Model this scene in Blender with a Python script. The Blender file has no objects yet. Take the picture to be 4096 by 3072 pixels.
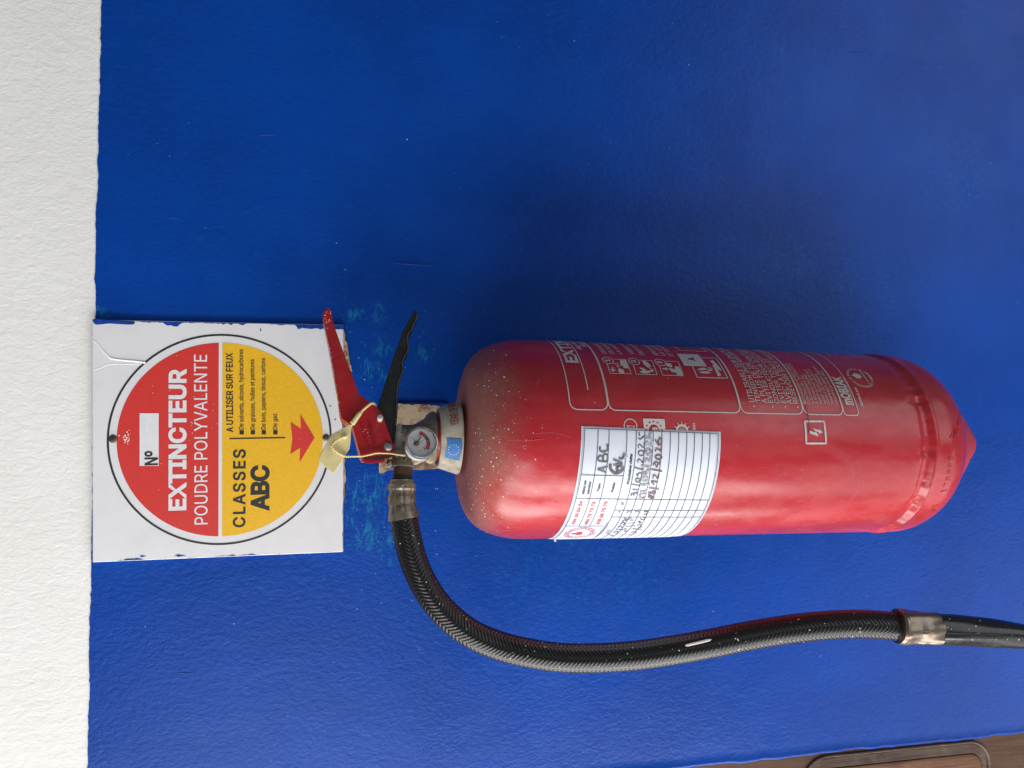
import bpy, bmesh, math, random
import numpy as np
from mathutils import Vector, Matrix
from mathutils.geometry import delaunay_2d_cdt

sc = bpy.context.scene
random.seed(7)
rng = np.random.default_rng(11)

# ------------------------------------------------------------------ camera
# real up is the picture's left: the phone was held on its side
F, W, H = 2932.0, 4096.0, 3072.0
EX = Vector((0.03147044, -0.23020141, -0.97263401))     # picture right
EY = Vector((-0.9994586, -0.01659208, -0.02841139))     # picture down
EZ = Vector((-0.00959768, 0.97300155, -0.23059894))     # view direction
CAM = Vector((0.0, -0.6744, 0.0))
cd = bpy.data.cameras.new('camera')
cam = bpy.data.objects.new('camera', cd)
sc.collection.objects.link(cam)
m = Matrix((EX, -EY, -EZ)).transposed().to_4x4()
m.translation = CAM
cam.matrix_world = m
cd.sensor_fit = 'HORIZONTAL'; cd.sensor_width = 36.0; cd.lens = F / W * 36.0
cd.clip_start = 0.01; cd.clip_end = 100
sc.camera = cam

# ------------------------------------------------------------------ light: shaded porch wall, open bright side on the wall's left
wd = bpy.data.worlds.new('World'); sc.world = wd; wd.use_nodes = True
bg = wd.node_tree.nodes['Background']
bg.inputs[0].default_value = (0.86, 0.92, 1.0, 1); bg.inputs[1].default_value = 0.15

def area(name, loc, target, sx, sz, power, col):
    l = bpy.data.lights.new(name, 'AREA'); l.shape = 'RECTANGLE'; l.size = sx; l.size_y = sz
    l.energy = power; l.color = col
    o = bpy.data.objects.new(name, l); sc.collection.objects.link(o)
    o.location = loc
    d = Vector(target) - Vector(loc)
    o.rotation_euler = d.to_track_quat('-Z', 'Y').to_euler()
    return o
area('porch_opening_light', (-1.46, -1.24, -0.30), (0.0, 0, -0.2), 0.50, 2.2, 34, (1.0, 0.97, 0.94))
area('porch_opening_light', (-1.90, -0.34, -0.30), (-0.1, -0.1, -0.2), 0.70, 2.2, 42, (1.0, 0.97, 0.95))
area('doorway_light', (-1.75, -3.1, 0.35), (-0.2, 0, 0), 0.9, 1.3, 17, (0.92, 0.97, 1.0))
area('far_doorway_light', (-0.25, -3.0, -1.7), (0, 0, -0.3), 0.16, 1.0, 2.0, (1.0, 0.96, 0.9))
area('sunlit_floor_light', (-1.0, -0.9, -1.9), (-0.1, 0, -0.35), 1.5, 1.2, 11, (1.0, 0.95, 0.92))
area('sunlit_floor_light', (1.05, -1.8, -2.1), (0.2, 0, -0.4), 1.7, 1.5, 14, (0.90, 0.96, 1.0))

sc.view_settings.view_transform = 'Standard'
sc.view_settings.look = 'None'
sc.view_settings.exposure = -0.10
sc.view_settings.gamma = 1.0
sc.cycles.use_denoising = True
sc.cycles.max_bounces = 8

# ------------------------------------------------------------------ measuring helpers (photo pixel -> metres on a real plane / cylinder)
def ray(px):
    return EX * ((px[0] - W / 2) / F) + EY * ((px[1] - H / 2) / F) + EZ
def P(px, y):                       # on the plane y = const (parallel to the wall)
    v = ray(px); t = (y - CAM.y) / v.y
    return CAM + v * t
def PP(px, point, n):               # on any plane
    v = ray(px); t = (point - CAM).dot(n) / v.dot(n)
    return CAM + v * t
BX, BY, RB = -0.0498, -0.097, 0.08  # axis and radius of the extinguisher body
def CY(px, R=RB):                   # on the body: (arc length, height)
    v = ray(px); ox, oy = CAM.x - BX, CAM.y - BY
    a = v.x**2 + v.y**2; b = 2 * (ox * v.x + oy * v.y); c = ox * ox + oy * oy - R * R
    t = (-b - math.sqrt(max(b * b - 4 * a * c, 0))) / (2 * a)
    x = ox + v.x * t; y = oy + v.y * t
    return Vector((math.atan2(x, -y) * RB, v.z * t))
def crop(ox, oy, s):
    return lambda x, y: (ox + x / s, oy + y / s)
K1 = crop(340, 1200, 1.508); K2 = crop(1440, 1560, 4.148); K3 = crop(1240, 1200, 2.514)
K4 = crop(2200, 1330, 3.687); K5 = crop(2640, 1340, 4.254); K6 = crop(3060, 1380, 4.254)
K7 = crop(2200, 1680, 3.072); K8 = crop(2480, 1690, 5.53); K9 = crop(1260, 1700, 7.373)
K10 = crop(2200, 1880, 4.254); K11 = crop(2800, 1340, 1.907); K12 = crop(3000, 2300, 2.0182)
K13 = crop(2900, 2850, 1.8495); K14 = crop(340, 1200, 4.608); K15 = crop(1240, 1180, 1.6586)
K16 = crop(3600, 1400, 2.184); KF = crop(0, 0, 1 / 1.8517)

# ------------------------------------------------------------------ object helpers
def tag(o, label=None, cat=None, group=None, kind=None):
    if label: o['label'] = label
    if cat: o['category'] = cat
    if group: o['group'] = group
    if kind: o['kind'] = kind
    return o
def thing(name, loc, label, cat):
    o = bpy.data.objects.new(name, None); sc.collection.objects.link(o)
    o.location = loc; o.empty_display_size = 0.02
    return tag(o, label, cat)
def offset_of(o):
    v = Vector((0, 0, 0))
    while o is not None:
        v += o.location; o = o.parent
    return v
def link(name, me, mat, parent=None, smooth=False):
    o = bpy.data.objects.new(name, me); sc.collection.objects.link(o)
    if mat is not None: me.materials.append(mat)
    if smooth:
        for p in me.polygons: p.use_smooth = True
    if parent is not None:
        o.parent = parent
        r = parent
        while r.parent is not None: r = r.parent
        if parent is r: o.matrix_parent_inverse = Matrix.Translation(-r.location)
    return o
def mesh(name, verts, faces, mat, parent=None, smooth=False):
    me = bpy.data.meshes.new(name)
    me.from_pydata([tuple(v) for v in verts], [], faces); me.update()
    return link(name, me, mat, parent, smooth)
def from_bm(name, bm, mat, parent=None, smooth=False):
    bmesh.ops.recalc_face_normals(bm, faces=bm.faces)
    me = bpy.data.meshes.new(name); bm.to_mesh(me); bm.free()
    return link(name, me, mat, parent, smooth)
def auto_smooth(o, deg=35):
    me = o.data
    for p in me.polygons: p.use_smooth = True
    me.set_sharp_from_angle(angle=math.radians(deg))
    return o
def prism(name, pts, back, mat, parent=None, bevel=0.0, segs=2):
    """outline of 3-D points (coplanar), pushed back by the vector `back`"""
    bm = bmesh.new()
    vs = [bm.verts.new(p) for p in pts]
    f = bm.faces.new(vs)
    r = bmesh.ops.extrude_face_region(bm, geom=[f])
    bmesh.ops.translate(bm, verts=[e for e in r['geom'] if isinstance(e, bmesh.types.BMVert)], vec=back)
    bmesh.ops.recalc_face_normals(bm, faces=bm.faces)
    if bevel:
        es = [e for e in bm.edges if len(e.link_faces) == 2 and e.calc_face_angle(0) > 0.6]
        bmesh.ops.bevel(bm, geom=es, offset=bevel, segments=segs, affect='EDGES', clamp_overlap=True)
    bmesh.ops.triangulate(bm, faces=[f for f in bm.faces if len(f.verts) > 4])
    return auto_smooth(from_bm(name, bm, mat, parent), 32)
def smooth_closed(pts, n=4):
    out = []; k = len(pts)
    for i in range(k):
        p0, p1, p2, p3 = pts[i - 1], pts[i], pts[(i + 1) % k], pts[(i + 2) % k]
        for j in range(n):
            t = j / n
            out.append(tuple(0.5 * (2 * b + (c - a) * t + (2 * a - 5 * b + 4 * c - d) * t * t + (3 * b - a - 3 * c + d) * t**3)
                             for a, b, c, d in zip(p0, p1, p2, p3)))
    return out
def smooth_open(pts, n=6):
    out = []; k = len(pts)
    for i in range(k - 1):
        p0, p1, p2, p3 = pts[max(i - 1, 0)], pts[i], pts[i + 1], pts[min(i + 2, k - 1)]
        for j in range(n):
            t = j / n
            out.append(tuple(0.5 * (2 * b + (c - a) * t + (2 * a - 5 * b + 4 * c - d) * t * t + (3 * b - a - 3 * c + d) * t**3)
                             for a, b, c, d in zip(p0, p1, p2, p3)))
    out.append(tuple(pts[-1]))
    return out
def lathe_mesh(name, prof, mat, parent=None, n=64, M=None, disp=None, smooth=35):
    """prof: (radius, height) from one end to the other, about local z through M"""
    verts = []; faces = []
    for i, (r, h) in enumerate(prof):
        for k in range(n):
            a = 2 * math.pi * k / n
            rr = r + (disp(a, h, r) if disp else 0)
            v = Vector((rr * math.cos(a), rr * math.sin(a), h))
            verts.append(M @ v if M is not None else v)
    for i in range(len(prof) - 1):
        for k in range(n):
            k2 = (k + 1) % n
            faces.append((i * n + k, i * n + k2, (i + 1) * n + k2, (i + 1) * n + k))
    faces.append(tuple(range(n))[::-1]); faces.append(tuple((len(prof) - 1) * n + k for k in range(n)))
    o = mesh(name, verts, faces, mat, parent)
    bm = bmesh.new(); bm.from_mesh(o.data); bmesh.ops.recalc_face_normals(bm, faces=bm.faces); bm.to_mesh(o.data); bm.free()
    return auto_smooth(o, smooth)
def align(origin, axis, up=Vector((0, 0, 1))):
    z = axis.normalized(); x = up.cross(z)
    if x.length < 1e-6: x = Vector((1, 0, 0))
    x.normalize(); y = z.cross(x)
    M_ = Matrix((x, y, z)).transposed().to_4x4(); M_.translation = origin
    return M_
MB = Matrix.Translation((BX, BY, 0))
def sweep(name, pts, radii, mat, parent=None, n=16, disp=None, smooth=40, caps=True):
    pts = [Vector(p) for p in pts]; N = len(pts)
    T = [(pts[min(i + 1, N - 1)] - pts[max(i - 1, 0)]).normalized() for i in range(N)]
    u = Vector((0, -1, 0)); L = 0
    verts = []; faces = []
    for i in range(N):
        if i: L += (pts[i] - pts[i - 1]).length
        u = (u - T[i] * u.dot(T[i])).normalized(); w = T[i].cross(u)
        for k in range(n):
            a = 2 * math.pi * k / n
            r = radii[i] + (disp(a, L) if disp else 0)
            verts.append(pts[i] + u * (r * math.cos(a)) + w * (r * math.sin(a)))
    for i in range(N - 1):
        for k in range(n):
            k2 = (k + 1) % n
            faces.append((i * n + k, (i + 1) * n + k, (i + 1) * n + k2, i * n + k2))
    if caps:
        faces.append(tuple(range(n))); faces.append(tuple((N - 1) * n + k for k in range(n))[::-1])
    return auto_smooth(mesh(name, verts, faces, mat, parent), smooth)

# ------------------------------------------------------------------ materials
class NT:
    def __init__(s, name):
        s.m = bpy.data.materials.new(name); s.m.use_nodes = True
        s.t = s.m.node_tree; s.b = s.t.nodes['Principled BSDF']; s.tc = None
    def n(s, typ, **kw):
        x = s.t.nodes.new(typ)
        for k, v in kw.items(): setattr(x, k, v)
        return x
    def l(s, a, b): s.t.links.new(a, b)
    def obj(s):
        if s.tc is None: s.tc = s.n('ShaderNodeTexCoord')
        return s.tc.outputs['Object']
    def noise(s, scale, detail=4, rough=0.55, stretch=None, dist=0.0):
        x = s.n('ShaderNodeTexNoise'); x.inputs['Scale'].default_value = scale
        x.inputs['Detail'].default_value = detail; x.inputs['Roughness'].default_value = rough
        x.inputs['Distortion'].default_value = dist
        if stretch:
            mp = s.n('ShaderNodeMapping'); mp.inputs['Scale'].default_value = stretch
            s.l(s.obj(), mp.inputs[0]); s.l(mp.outputs[0], x.inputs['Vector'])
        else: s.l(s.obj(), x.inputs['Vector'])
        return x.outputs['Fac']
    def ramp(s, fac, a, b, ca=0.0, cb=1.0):
        x = s.n('ShaderNodeMapRange'); x.interpolation_type = 'SMOOTHSTEP'
        x.inputs[1].default_value = a; x.inputs[2].default_value = b
        x.inputs[3].default_value = ca; x.inputs[4].default_value = cb
        s.l(fac, x.inputs[0]); return x.outputs[0]
    def math(s, op, a, b):
        x = s.n('ShaderNodeMath', operation=op)
        for i, v in enumerate((a, b)):
            if isinstance(v, (int, float)): x.inputs[i].default_value = v
            else: s.l(v, x.inputs[i])
        return x.outputs[0]
    def mix(s, fac, a, b):
        x = s.n('ShaderNodeMix', data_type='RGBA')
        if isinstance(fac, (int, float)): x.inputs[0].default_value = fac
        else: s.l(fac, x.inputs[0])
        for i, v in ((6, a), (7, b)):
            if isinstance(v, tuple): x.inputs[i].default_value = (*v, 1)
            else: s.l(v, x.inputs[i])
        return x.outputs[2]
    def color(s, c):
        if isinstance(c, tuple): s.b.inputs['Base Color'].default_value = (*c, 1)
        else: s.l(c, s.b.inputs['Base Color'])
    def rough(s, r):
        if isinstance(r, (int, float)): s.b.inputs['Roughness'].default_value = r
        else: s.l(r, s.b.inputs['Roughness'])
    def bump(s, h, dist, strength=1.0, prev=None):
        x = s.n('ShaderNodeBump'); x.inputs['Strength'].default_value = strength
        x.inputs['Distance'].default_value = dist; s.l(h, x.inputs['Height'])
        if prev is not None: s.l(prev, x.inputs['Normal'])
        s.l(x.outputs[0], s.b.inputs['Normal']); return x.outputs[0]
    def set(s, k, v): s.b.inputs[k].default_value = v
    def xyz(s):
        x = s.n('ShaderNodeSeparateXYZ'); s.l(s.obj(), x.inputs[0]); return x.outputs
    def blob(s, c, r):              # soft round mask of its own place on the surface
        x = s.n('ShaderNodeVectorMath', operation='DISTANCE'); s.l(s.obj(), x.inputs[0]); x.inputs[1].default_value = c
        return s.ramp(x.outputs['Value'], 0.0, r, 1.0, 0.0)

def simple(name, col, rough=0.5, metal=0.0, var=0.12, scale=300, bump=0.0, coat=0.0, spec=0.5, dirt=None, dirt_amt=0.5, dscale=120):
    a = NT(name)
    c = a.mix(a.ramp(a.noise(scale), 0.3, 0.7), tuple(x * (1 - var) for x in col), tuple(min(1, x * (1 + var)) for x in col))
    if dirt: c = a.mix(a.math('MULTIPLY', a.ramp(a.noise(dscale, 6, 0.65), 0.45, 0.72), dirt_amt), c, dirt)
    a.color(c); a.rough(a.ramp(a.noise(scale * 0.7), 0.3, 0.7, rough * 0.85, min(1, rough * 1.15)))
    a.set('Metallic', metal); a.set('Coat Weight', coat); a.set('Specular IOR Level', spec)
    if bump: a.bump(a.noise(scale * 2, 3), bump)
    return a.m

def make_white_wall():
    a = NT('white_plaster_paint')
    c = a.mix(a.ramp(a.noise(9), 0.3, 0.7), (0.80, 0.79, 0.76), (0.84, 0.833, 0.812))
    c = a.mix(a.math('MULTIPLY', a.ramp(a.noise(40, 8, 0.7), 0.55, 0.8), 0.25), c, (0.62, 0.58, 0.50))
    a.color(c); a.rough(0.6); a.set('Specular IOR Level', 0.3)
    b1 = a.bump(a.noise(95, 5, 0.6, (1.35, 1, 0.85), 0.6), 0.0015, 0.42)
    a.bump(a.noise(330, 4, 0.65, (1.2, 1, 0.9), 0.4), 0.0006, 0.55, b1)
    return a.m
def make_blue():
    a = NT('blue_gloss_paint')
    c = a.mix(a.ramp(a.noise(7, 4), 0.3, 0.7), (0.0007, 0.042, 0.275), (0.0010, 0.054, 0.345))
    c = a.mix(a.math('MULTIPLY', a.ramp(a.noise(220, 3, 0.6, (1, 1, 0.6)), 0.45, 0.7), 0.35), c, (0.003, 0.060, 0.38))
    # thin places where an older, lighter blue coat shows through
    def masked(spots):
        acc = None
        for px, r in spots:
            p = P(px, 0.0); b = a.blob((p.x, 0.0, p.z), r * 1.25)
            acc = b if acc is None else a.math('MAXIMUM', acc, b)
        return acc
    acc = masked([((2300, 2270), .06), ((2120, 2200), .035), ((2550, 2330), .05), ((3450, 1160), .07), ((3150, 1080), .06), ((3800, 700), .07), ((2050, 2330), .03)])
    mk = a.math('MULTIPLY', a.ramp(a.noise(210, 6, 0.68, (0.9, 1, 1.1), 0.3), 0.42, 0.78), a.ramp(acc, 0.0, 0.8))
    c = a.mix(a.math('MULTIPLY', mk, 0.55), c, (0.004, 0.105, 0.42))
    acc = masked([((1490, 1480), .022), ((1530, 1400), .018), ((1430, 2010), .04), ((1490, 1950), .03), ((1560, 2170), .03), ((1480, 2140), .03), ((1700, 1420), .016), ((1420, 1250), .012), ((1510, 1270), .016), ((410, 1250), .012), ((1410, 1700), .016), ((1560, 1690), .014)])
    n = a.noise(120, 8, 0.75, (0.6, 1, 1.7), 1.0)
    mk = a.math('MULTIPLY', a.ramp(a.math('ADD', n, a.math('MULTIPLY', acc, 0.16)), 0.60, 0.80), a.ramp(acc, 0.0, 0.5))
    c = a.mix(a.math('MULTIPLY', mk, 0.75), c, (0.014, 0.23, 0.42))
    # uneven roller coats
    c = a.mix(a.math('MULTIPLY', a.ramp(a.noise(5, 5, 0.6, (1.6, 1, 0.5), 0.6), 0.40, 0.66), 0.09), c, (0.0010, 0.020, 0.17))
    a.color(c)
    a.rough(a.ramp(a.noise(25, 4), 0.3, 0.7, 0.29, 0.36)); a.set('Specular IOR Level', 0.19)
    b1 = a.bump(a.noise(48, 3, 0.5, (1.0, 1, 0.8), 0.2), 0.0012, 0.28)
    b2 = a.bump(a.noise(230, 3, 0.55, (1.15, 1, 0.8), 0.25), 0.00055, 0.60, b1)
    a.bump(a.noise(520, 2, 0.5), 0.00022, 0.6, b2)
    return a.m
def make_red():
    a = NT('red_enamel')
    c = a.mix(a.ramp(a.noise(14, 5, 0.6, (1, 1, 0.35)), 0.35, 0.7), (0.42, 0.019, 0.029), (0.49, 0.028, 0.038))
    # chalky faded bloom and rub marks
    chalk = a.math('MULTIPLY', a.ramp(a.noise(38, 7, 0.7, (1, 1, 0.45), 0.6), 0.46, 0.76), 0.34)
    c = a.mix(chalk, c, (0.58, 0.115, 0.115))
    o = a.xyz()
    zz = a.math('ADD', o[2], a.math('MULTIPLY', a.math('SUBTRACT', a.noise(26, 6, 0.65), 0.5), 0.05))
    dust = a.ramp(zz, -0.136, -0.098)
    dust = a.math('MULTIPLY', dust, a.ramp(a.noise(300, 5, 0.7), 0.15, 0.75, 0.45, 1.0))
    c = a.mix(a.math('MULTIPLY', dust, 0.66), c, (0.32, 0.225, 0.165))
    g = a.blob((BX - 0.078, BY - 0.012, -0.140), 0.022)      # grime where the shoulder has rubbed
    c = a.mix(a.math('MULTIPLY', a.ramp(a.math('ADD', g, a.math('MULTIPLY', a.noise(160, 5), 0.5)), 0.75, 1.0), 0.85), c, (0.20, 0.15, 0.09))
    a.color(c)
    r = a.ramp(a.noise(60, 6, 0.65, (1, 1, 0.5)), 0.35, 0.72, 0.19, 0.40)
    r = a.math('MAXIMUM', r, a.math('MULTIPLY', chalk, 1.5))
    r = a.math('MAXIMUM', r, a.ramp(o[2], -0.535, -0.505, 0.62, 0.0))
    r = a.math('MAXIMUM', r, a.math('MULTIPLY', dust, 0.75))
    a.rough(r)
    a.set('Specular IOR Level', 0.5)
    b1 = a.bump(a.noise(20, 4, 0.55, (1, 1, 0.35), 0.4), 0.0014, 0.30)
    a.bump(a.noise(700, 2), 0.00006, 0.5, b1)
    return a.m
def make_wood(name, c0, c1, worn):
    a = NT(name)
    g = a.noise(60, 7, 0.62, (2.6, 1, 0.16), 1.0)
    c = a.mix(a.ramp(g, 0.3, 0.7), c0, c1)
    c = a.mix(a.ramp(a.noise(160, 5, 0.7, (3.0, 1, 0.10)), 0.60, 0.68, 0.0, 0.55), c, tuple(x * 0.35 for x in c0))
    c = a.mix(a.math('MULTIPLY', a.ramp(a.noise(45, 7, 0.72), 0.45, 0.75), worn), c, (0.26, 0.215, 0.175))
    a.color(c); a.rough(0.55); a.set('Specular IOR Level', 0.25); a.bump(g, 0.0008, 0.5)
    return a.m
def make_fibre():
    a = NT('torn_fibreboard')
    c = a.mix(a.ramp(a.noise(70, 7, 0.7), 0.42, 0.58), (0.46, 0.36, 0.24), (0.20, 0.105, 0.075))
    c = a.mix(a.ramp(a.noise(330, 5, 0.7, (2, 1, .5)), 0.55, 0.75), c, (0.52, 0.43, 0.30))
    a.color(c); a.rough(0.9); a.bump(a.noise(420, 6, 0.7), 0.001, 0.8)
    return a.m
def make_sign_white():
    a = NT('sign_white_card')
    c = a.mix(a.ramp(a.noise(30, 6, 0.7), 0.35, 0.75), (0.73, 0.73, 0.75), (0.68, 0.68, 0.70))
    c = a.mix(a.math('MULTIPLY', a.ramp(a.noise(22, 8, 0.75, (1, 1, 2)), 0.62, 0.85), 0.35), c, (0.55, 0.53, 0.50))
    a.color(c); a.rough(0.42); a.bump(a.noise(120, 4), 0.0004, 0.35)
    return a.m
def make_sign_col(name, col):
    a = NT(name)
    c = a.mix(a.ramp(a.noise(450, 4, 0.7, (1.8, 1, 0.8)), 0.35, 0.7), tuple(x * 0.93 for x in col), tuple(min(1, x * 1.05) for x in col))
    a.color(c); a.rough(0.45); a.bump(a.noise(500, 3, 0.6, (1.6, 1, 0.7)), 0.00018, 0.5)
    return a.m
def make_collar():
    a = NT('dusty_cream_collar')
    c = a.mix(a.ramp(a.noise(60, 6, 0.65), 0.40, 0.70), (0.62, 0.575, 0.47), (0.36, 0.28, 0.17))
    o = a.xyz()
    c = a.mix(a.math('MULTIPLY', a.ramp(a.noise(500, 5, 0.7), 0.5, 0.75), 0.5), c, (0.33, 0.26, 0.18))
    a.color(c); a.rough(0.6)
    return a.m
def make_valve():
    a = NT('dusty_cast_metal')
    c = a.mix(a.ramp(a.noise(120, 6, 0.7), 0.35, 0.7), (0.30, 0.285, 0.25), (0.17, 0.14, 0.105))
    c = a.mix(a.ramp(a.noise(60, 5, 0.7), 0.55, 0.8), c, (0.24, 0.17, 0.10))
    a.color(c); a.set('Metallic', 0.55); a.rough(a.ramp(a.noise(200, 5), 0.3, 0.7, 0.38, 0.65)); a.bump(a.noise(700, 3), 0.0002, 0.5)
    return a.m
def make_hose():
    a = NT('black_braided_cord')
    c = a.mix(a.ramp(a.noise(900, 3, 0.6), 0.35, 0.7), (0.006, 0.006, 0.007), (0.015, 0.014, 0.014))
    a.color(c); a.rough(0.30); a.set('Specular IOR Level', 0.5)
    return a.m
def make_tag():
    a = NT('yellowed_plastic')
    c = a.mix(a.ramp(a.noise(150, 5), 0.35, 0.7), (0.88, 0.77, 0.40), (0.78, 0.65, 0.32))
    c = a.mix(a.blob(tuple(P(K9(230, 1050), -0.125)), 0.009), c, (0.90, 0.84, 0.36))
    a.color(c); a.rough(0.4); a.set('Subsurface Weight', 0.25); a.set('Subsurface Radius', (0.004, 0.003, 0.001)); a.set('Subsurface Scale', 0.4)
    return a.m

M = {}
M['white_wall'] = make_white_wall(); M['blue'] = make_blue(); M['red'] = make_red(); M['wood'] = make_wood('brown_wood_stile', (0.050, 0.021, 0.010), (0.092, 0.040, 0.018), 0.05); M['wood_panel'] = make_wood('brown_wood_panel', (0.095, 0.040, 0.018), (0.19, 0.083, 0.037), 0.06); M['wood_worn'] = make_wood('worn_wood_moulding', (0.065, 0.040, 0.026), (0.13, 0.085, 0.058), 0.35)
M['fibre'] = make_fibre(); M['sign_white'] = make_sign_white(); M['collar'] = make_collar(); M['valve'] = make_valve()
M['hose'] = make_hose(); M['tag'] = make_tag()
M['sign_red'] = make_sign_col('sign_red_print', (0.62, 0.032, 0.026)); M['sign_yellow'] = make_sign_col('sign_yellow_print', (0.82, 0.465, 0.010))
M['sign_black'] = simple('sign_black_print', (0.022, 0.022, 0.026), 0.45, scale=500)
M['sign_letter'] = simple('sign_white_print', (0.72, 0.72, 0.75), 0.45, var=0.04)
M['blue_smear'] = simple('thick_blue_paint', (0.006, 0.045, 0.29), 0.22, var=0.25, scale=160)
M['white_run'] = simple('white_paint_run', (0.82, 0.82, 0.82), 0.3, var=0.03)
M['screw'] = simple('rusty_screw', (0.13, 0.10, 0.085), 0.5, 0.7, dirt=(0.14, 0.06, 0.03))
M['print'] = simple('white_screen_print', (0.60, 0.545, 0.53), 0.4, var=0.10, scale=700)
M['print_red'] = simple('red_gap_print', (0.36, 0.011, 0.018), 0.3, var=0.1)
M['paper'] = simple('label_paper', (0.72, 0.76, 0.86), 0.5, var=0.025, scale=60, dirt=(0.66, 0.66, 0.66), dirt_amt=0.3, dscale=50)
M['ink'] = simple('printed_ink', (0.03, 0.033, 0.05), 0.5)
M['ink_line'] = simple('printed_rule', (0.06, 0.065, 0.10), 0.5)
M['ink_red'] = simple('printed_red_ink', (0.62, 0.09, 0.10), 0.5)
M['pen_dark'] = simple('marker_dark', (0.13, 0.13, 0.145), 0.45, var=0.6, scale=500)
M['pen_grey'] = simple('marker_faded', (0.38, 0.385, 0.42), 0.45, var=0.4, scale=350)
M['pen_brown'] = simple('marker_brown', (0.15, 0.085, 0.08), 0.45, var=0.5, scale=500)
M['lever'] = simple('lever_red_lacquer', (0.36, 0.010, 0.016), 0.36, var=0.08, scale=90, dirt=(0.26, 0.12, 0.09), dirt_amt=0.18)
M['black'] = simple('black_lacquer', (0.013, 0.013, 0.014), 0.34, var=0.2, dirt=(0.06, 0.055, 0.045), dirt_amt=0.3)
M['rivet'] = simple('steel_rivet', (0.42, 0.42, 0.42), 0.42, 0.8, dirt=(0.2, 0.17, 0.13))
M['chrome'] = simple('scratched_steel', (0.62, 0.61, 0.58), 0.25, 0.9, dirt=(0.3, 0.24, 0.17), dirt_amt=0.6)
M['dial'] = simple('dial_face', (0.80, 0.79, 0.81), 0.5, var=0.04)
M['dial_red'] = simple('dial_red', (0.52, 0.05, 0.06), 0.5)
M['dial_green'] = simple('dial_green', (0.03, 0.17, 0.06), 0.5)
M['brass'] = simple('aged_brass', (0.23, 0.16, 0.09), 0.45, 0.8)
M['cap_white'] = simple('white_plastic_ring', (0.66, 0.66, 0.63), 0.4, dirt=(0.42, 0.32, 0.2), dirt_amt=0.6)
M['cream_wax'] = simple('cream_sealant', (0.60, 0.49, 0.31), 0.6, var=0.2)
M['collar_red'] = simple('neck_red', (0.40, 0.012, 0.018), 0.3, dirt=(0.25, 0.12, 0.1))
M['collar_print'] = simple('collar_red_print', (0.44, 0.06, 0.05), 0.55, dirt=(0.45, 0.35, 0.25), dirt_amt=0.4)
M['flag'] = simple('flag_blue', (0.035, 0.20, 0.56), 0.5, var=0.1)
M['star'] = simple('flag_star', (0.72, 0.72, 0.62), 0.5)
M['ferrule'] = simple('tarnished_ferrule', (0.30, 0.27, 0.22), 0.42, 0.75, var=0.2, scale=140, dirt=(0.17, 0.11, 0.06), dirt_amt=0.8)
M['ferrule_low'] = simple('bronzed_ferrule', (0.24, 0.195, 0.155), 0.30, 0.85, var=0.2, scale=120, dirt=(0.14, 0.08, 0.05), dirt_amt=0.6)
M['thread'] = simple('brown_thread', (0.16, 0.105, 0.07), 0.5, 0.6)
M['rubber'] = simple('rubber_ring', (0.02, 0.02, 0.02), 0.6)
M['nozzle'] = simple('black_plastic', (0.014, 0.014, 0.016), 0.22, var=0.2)
M['speck'] = simple('white_paint_specks', (0.80, 0.76, 0.71), 0.5, var=0.06)
M['speck_blue'] = simple('blue_paint_specks', (0.14, 0.28, 0.52), 0.3, var=0.4, scale=30)
gl = NT('gauge_glass'); gl.b.inputs['Transmission Weight'].default_value = 1.0; gl.set('IOR', 1.25); gl.set('Roughness', 0.04)
gl.color((0.97, 0.97, 0.97)); M['glass'] = gl.m
M['chalk'] = simple('scratched_enamel', (0.52, 0.12, 0.12), 0.5)

# ------------------------------------------------------------------ lettering (one mesh per line)
_cache = {}
FONT = None
try:                                # Blender's own interface font; its default text font otherwise
    import os
    FONT = bpy.data.fonts.load(os.path.join(bpy.utils.system_resource('DATAFILES'), 'fonts', 'Inter.woff2'))
except Exception:
    FONT = None
def poly_area(p): return 0.5 * sum(a[0] * b[1] - b[0] * a[1] for a, b in zip(p, p[1:] + p[:1]))
def grow(p, d):                     # push a contour outwards (to its right when counter-clockwise)
    n = len(p); out = []
    for i in range(n):
        a, b, c = p[i - 1], p[i], p[(i + 1) % n]
        e = Vector((b[0] - a[0], b[1] - a[1])).normalized(); f = Vector((c[0] - b[0], c[1] - b[1])).normalized()
        m_ = Vector((e.y + f.y, -e.x - f.x)); k = m_.length_squared
        m_ = m_ * (2 / k) if k > 0.5 else Vector((e.y, -e.x))
        out.append((b[0] + m_.x * d, b[1] + m_.y * d))
    return out
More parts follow.
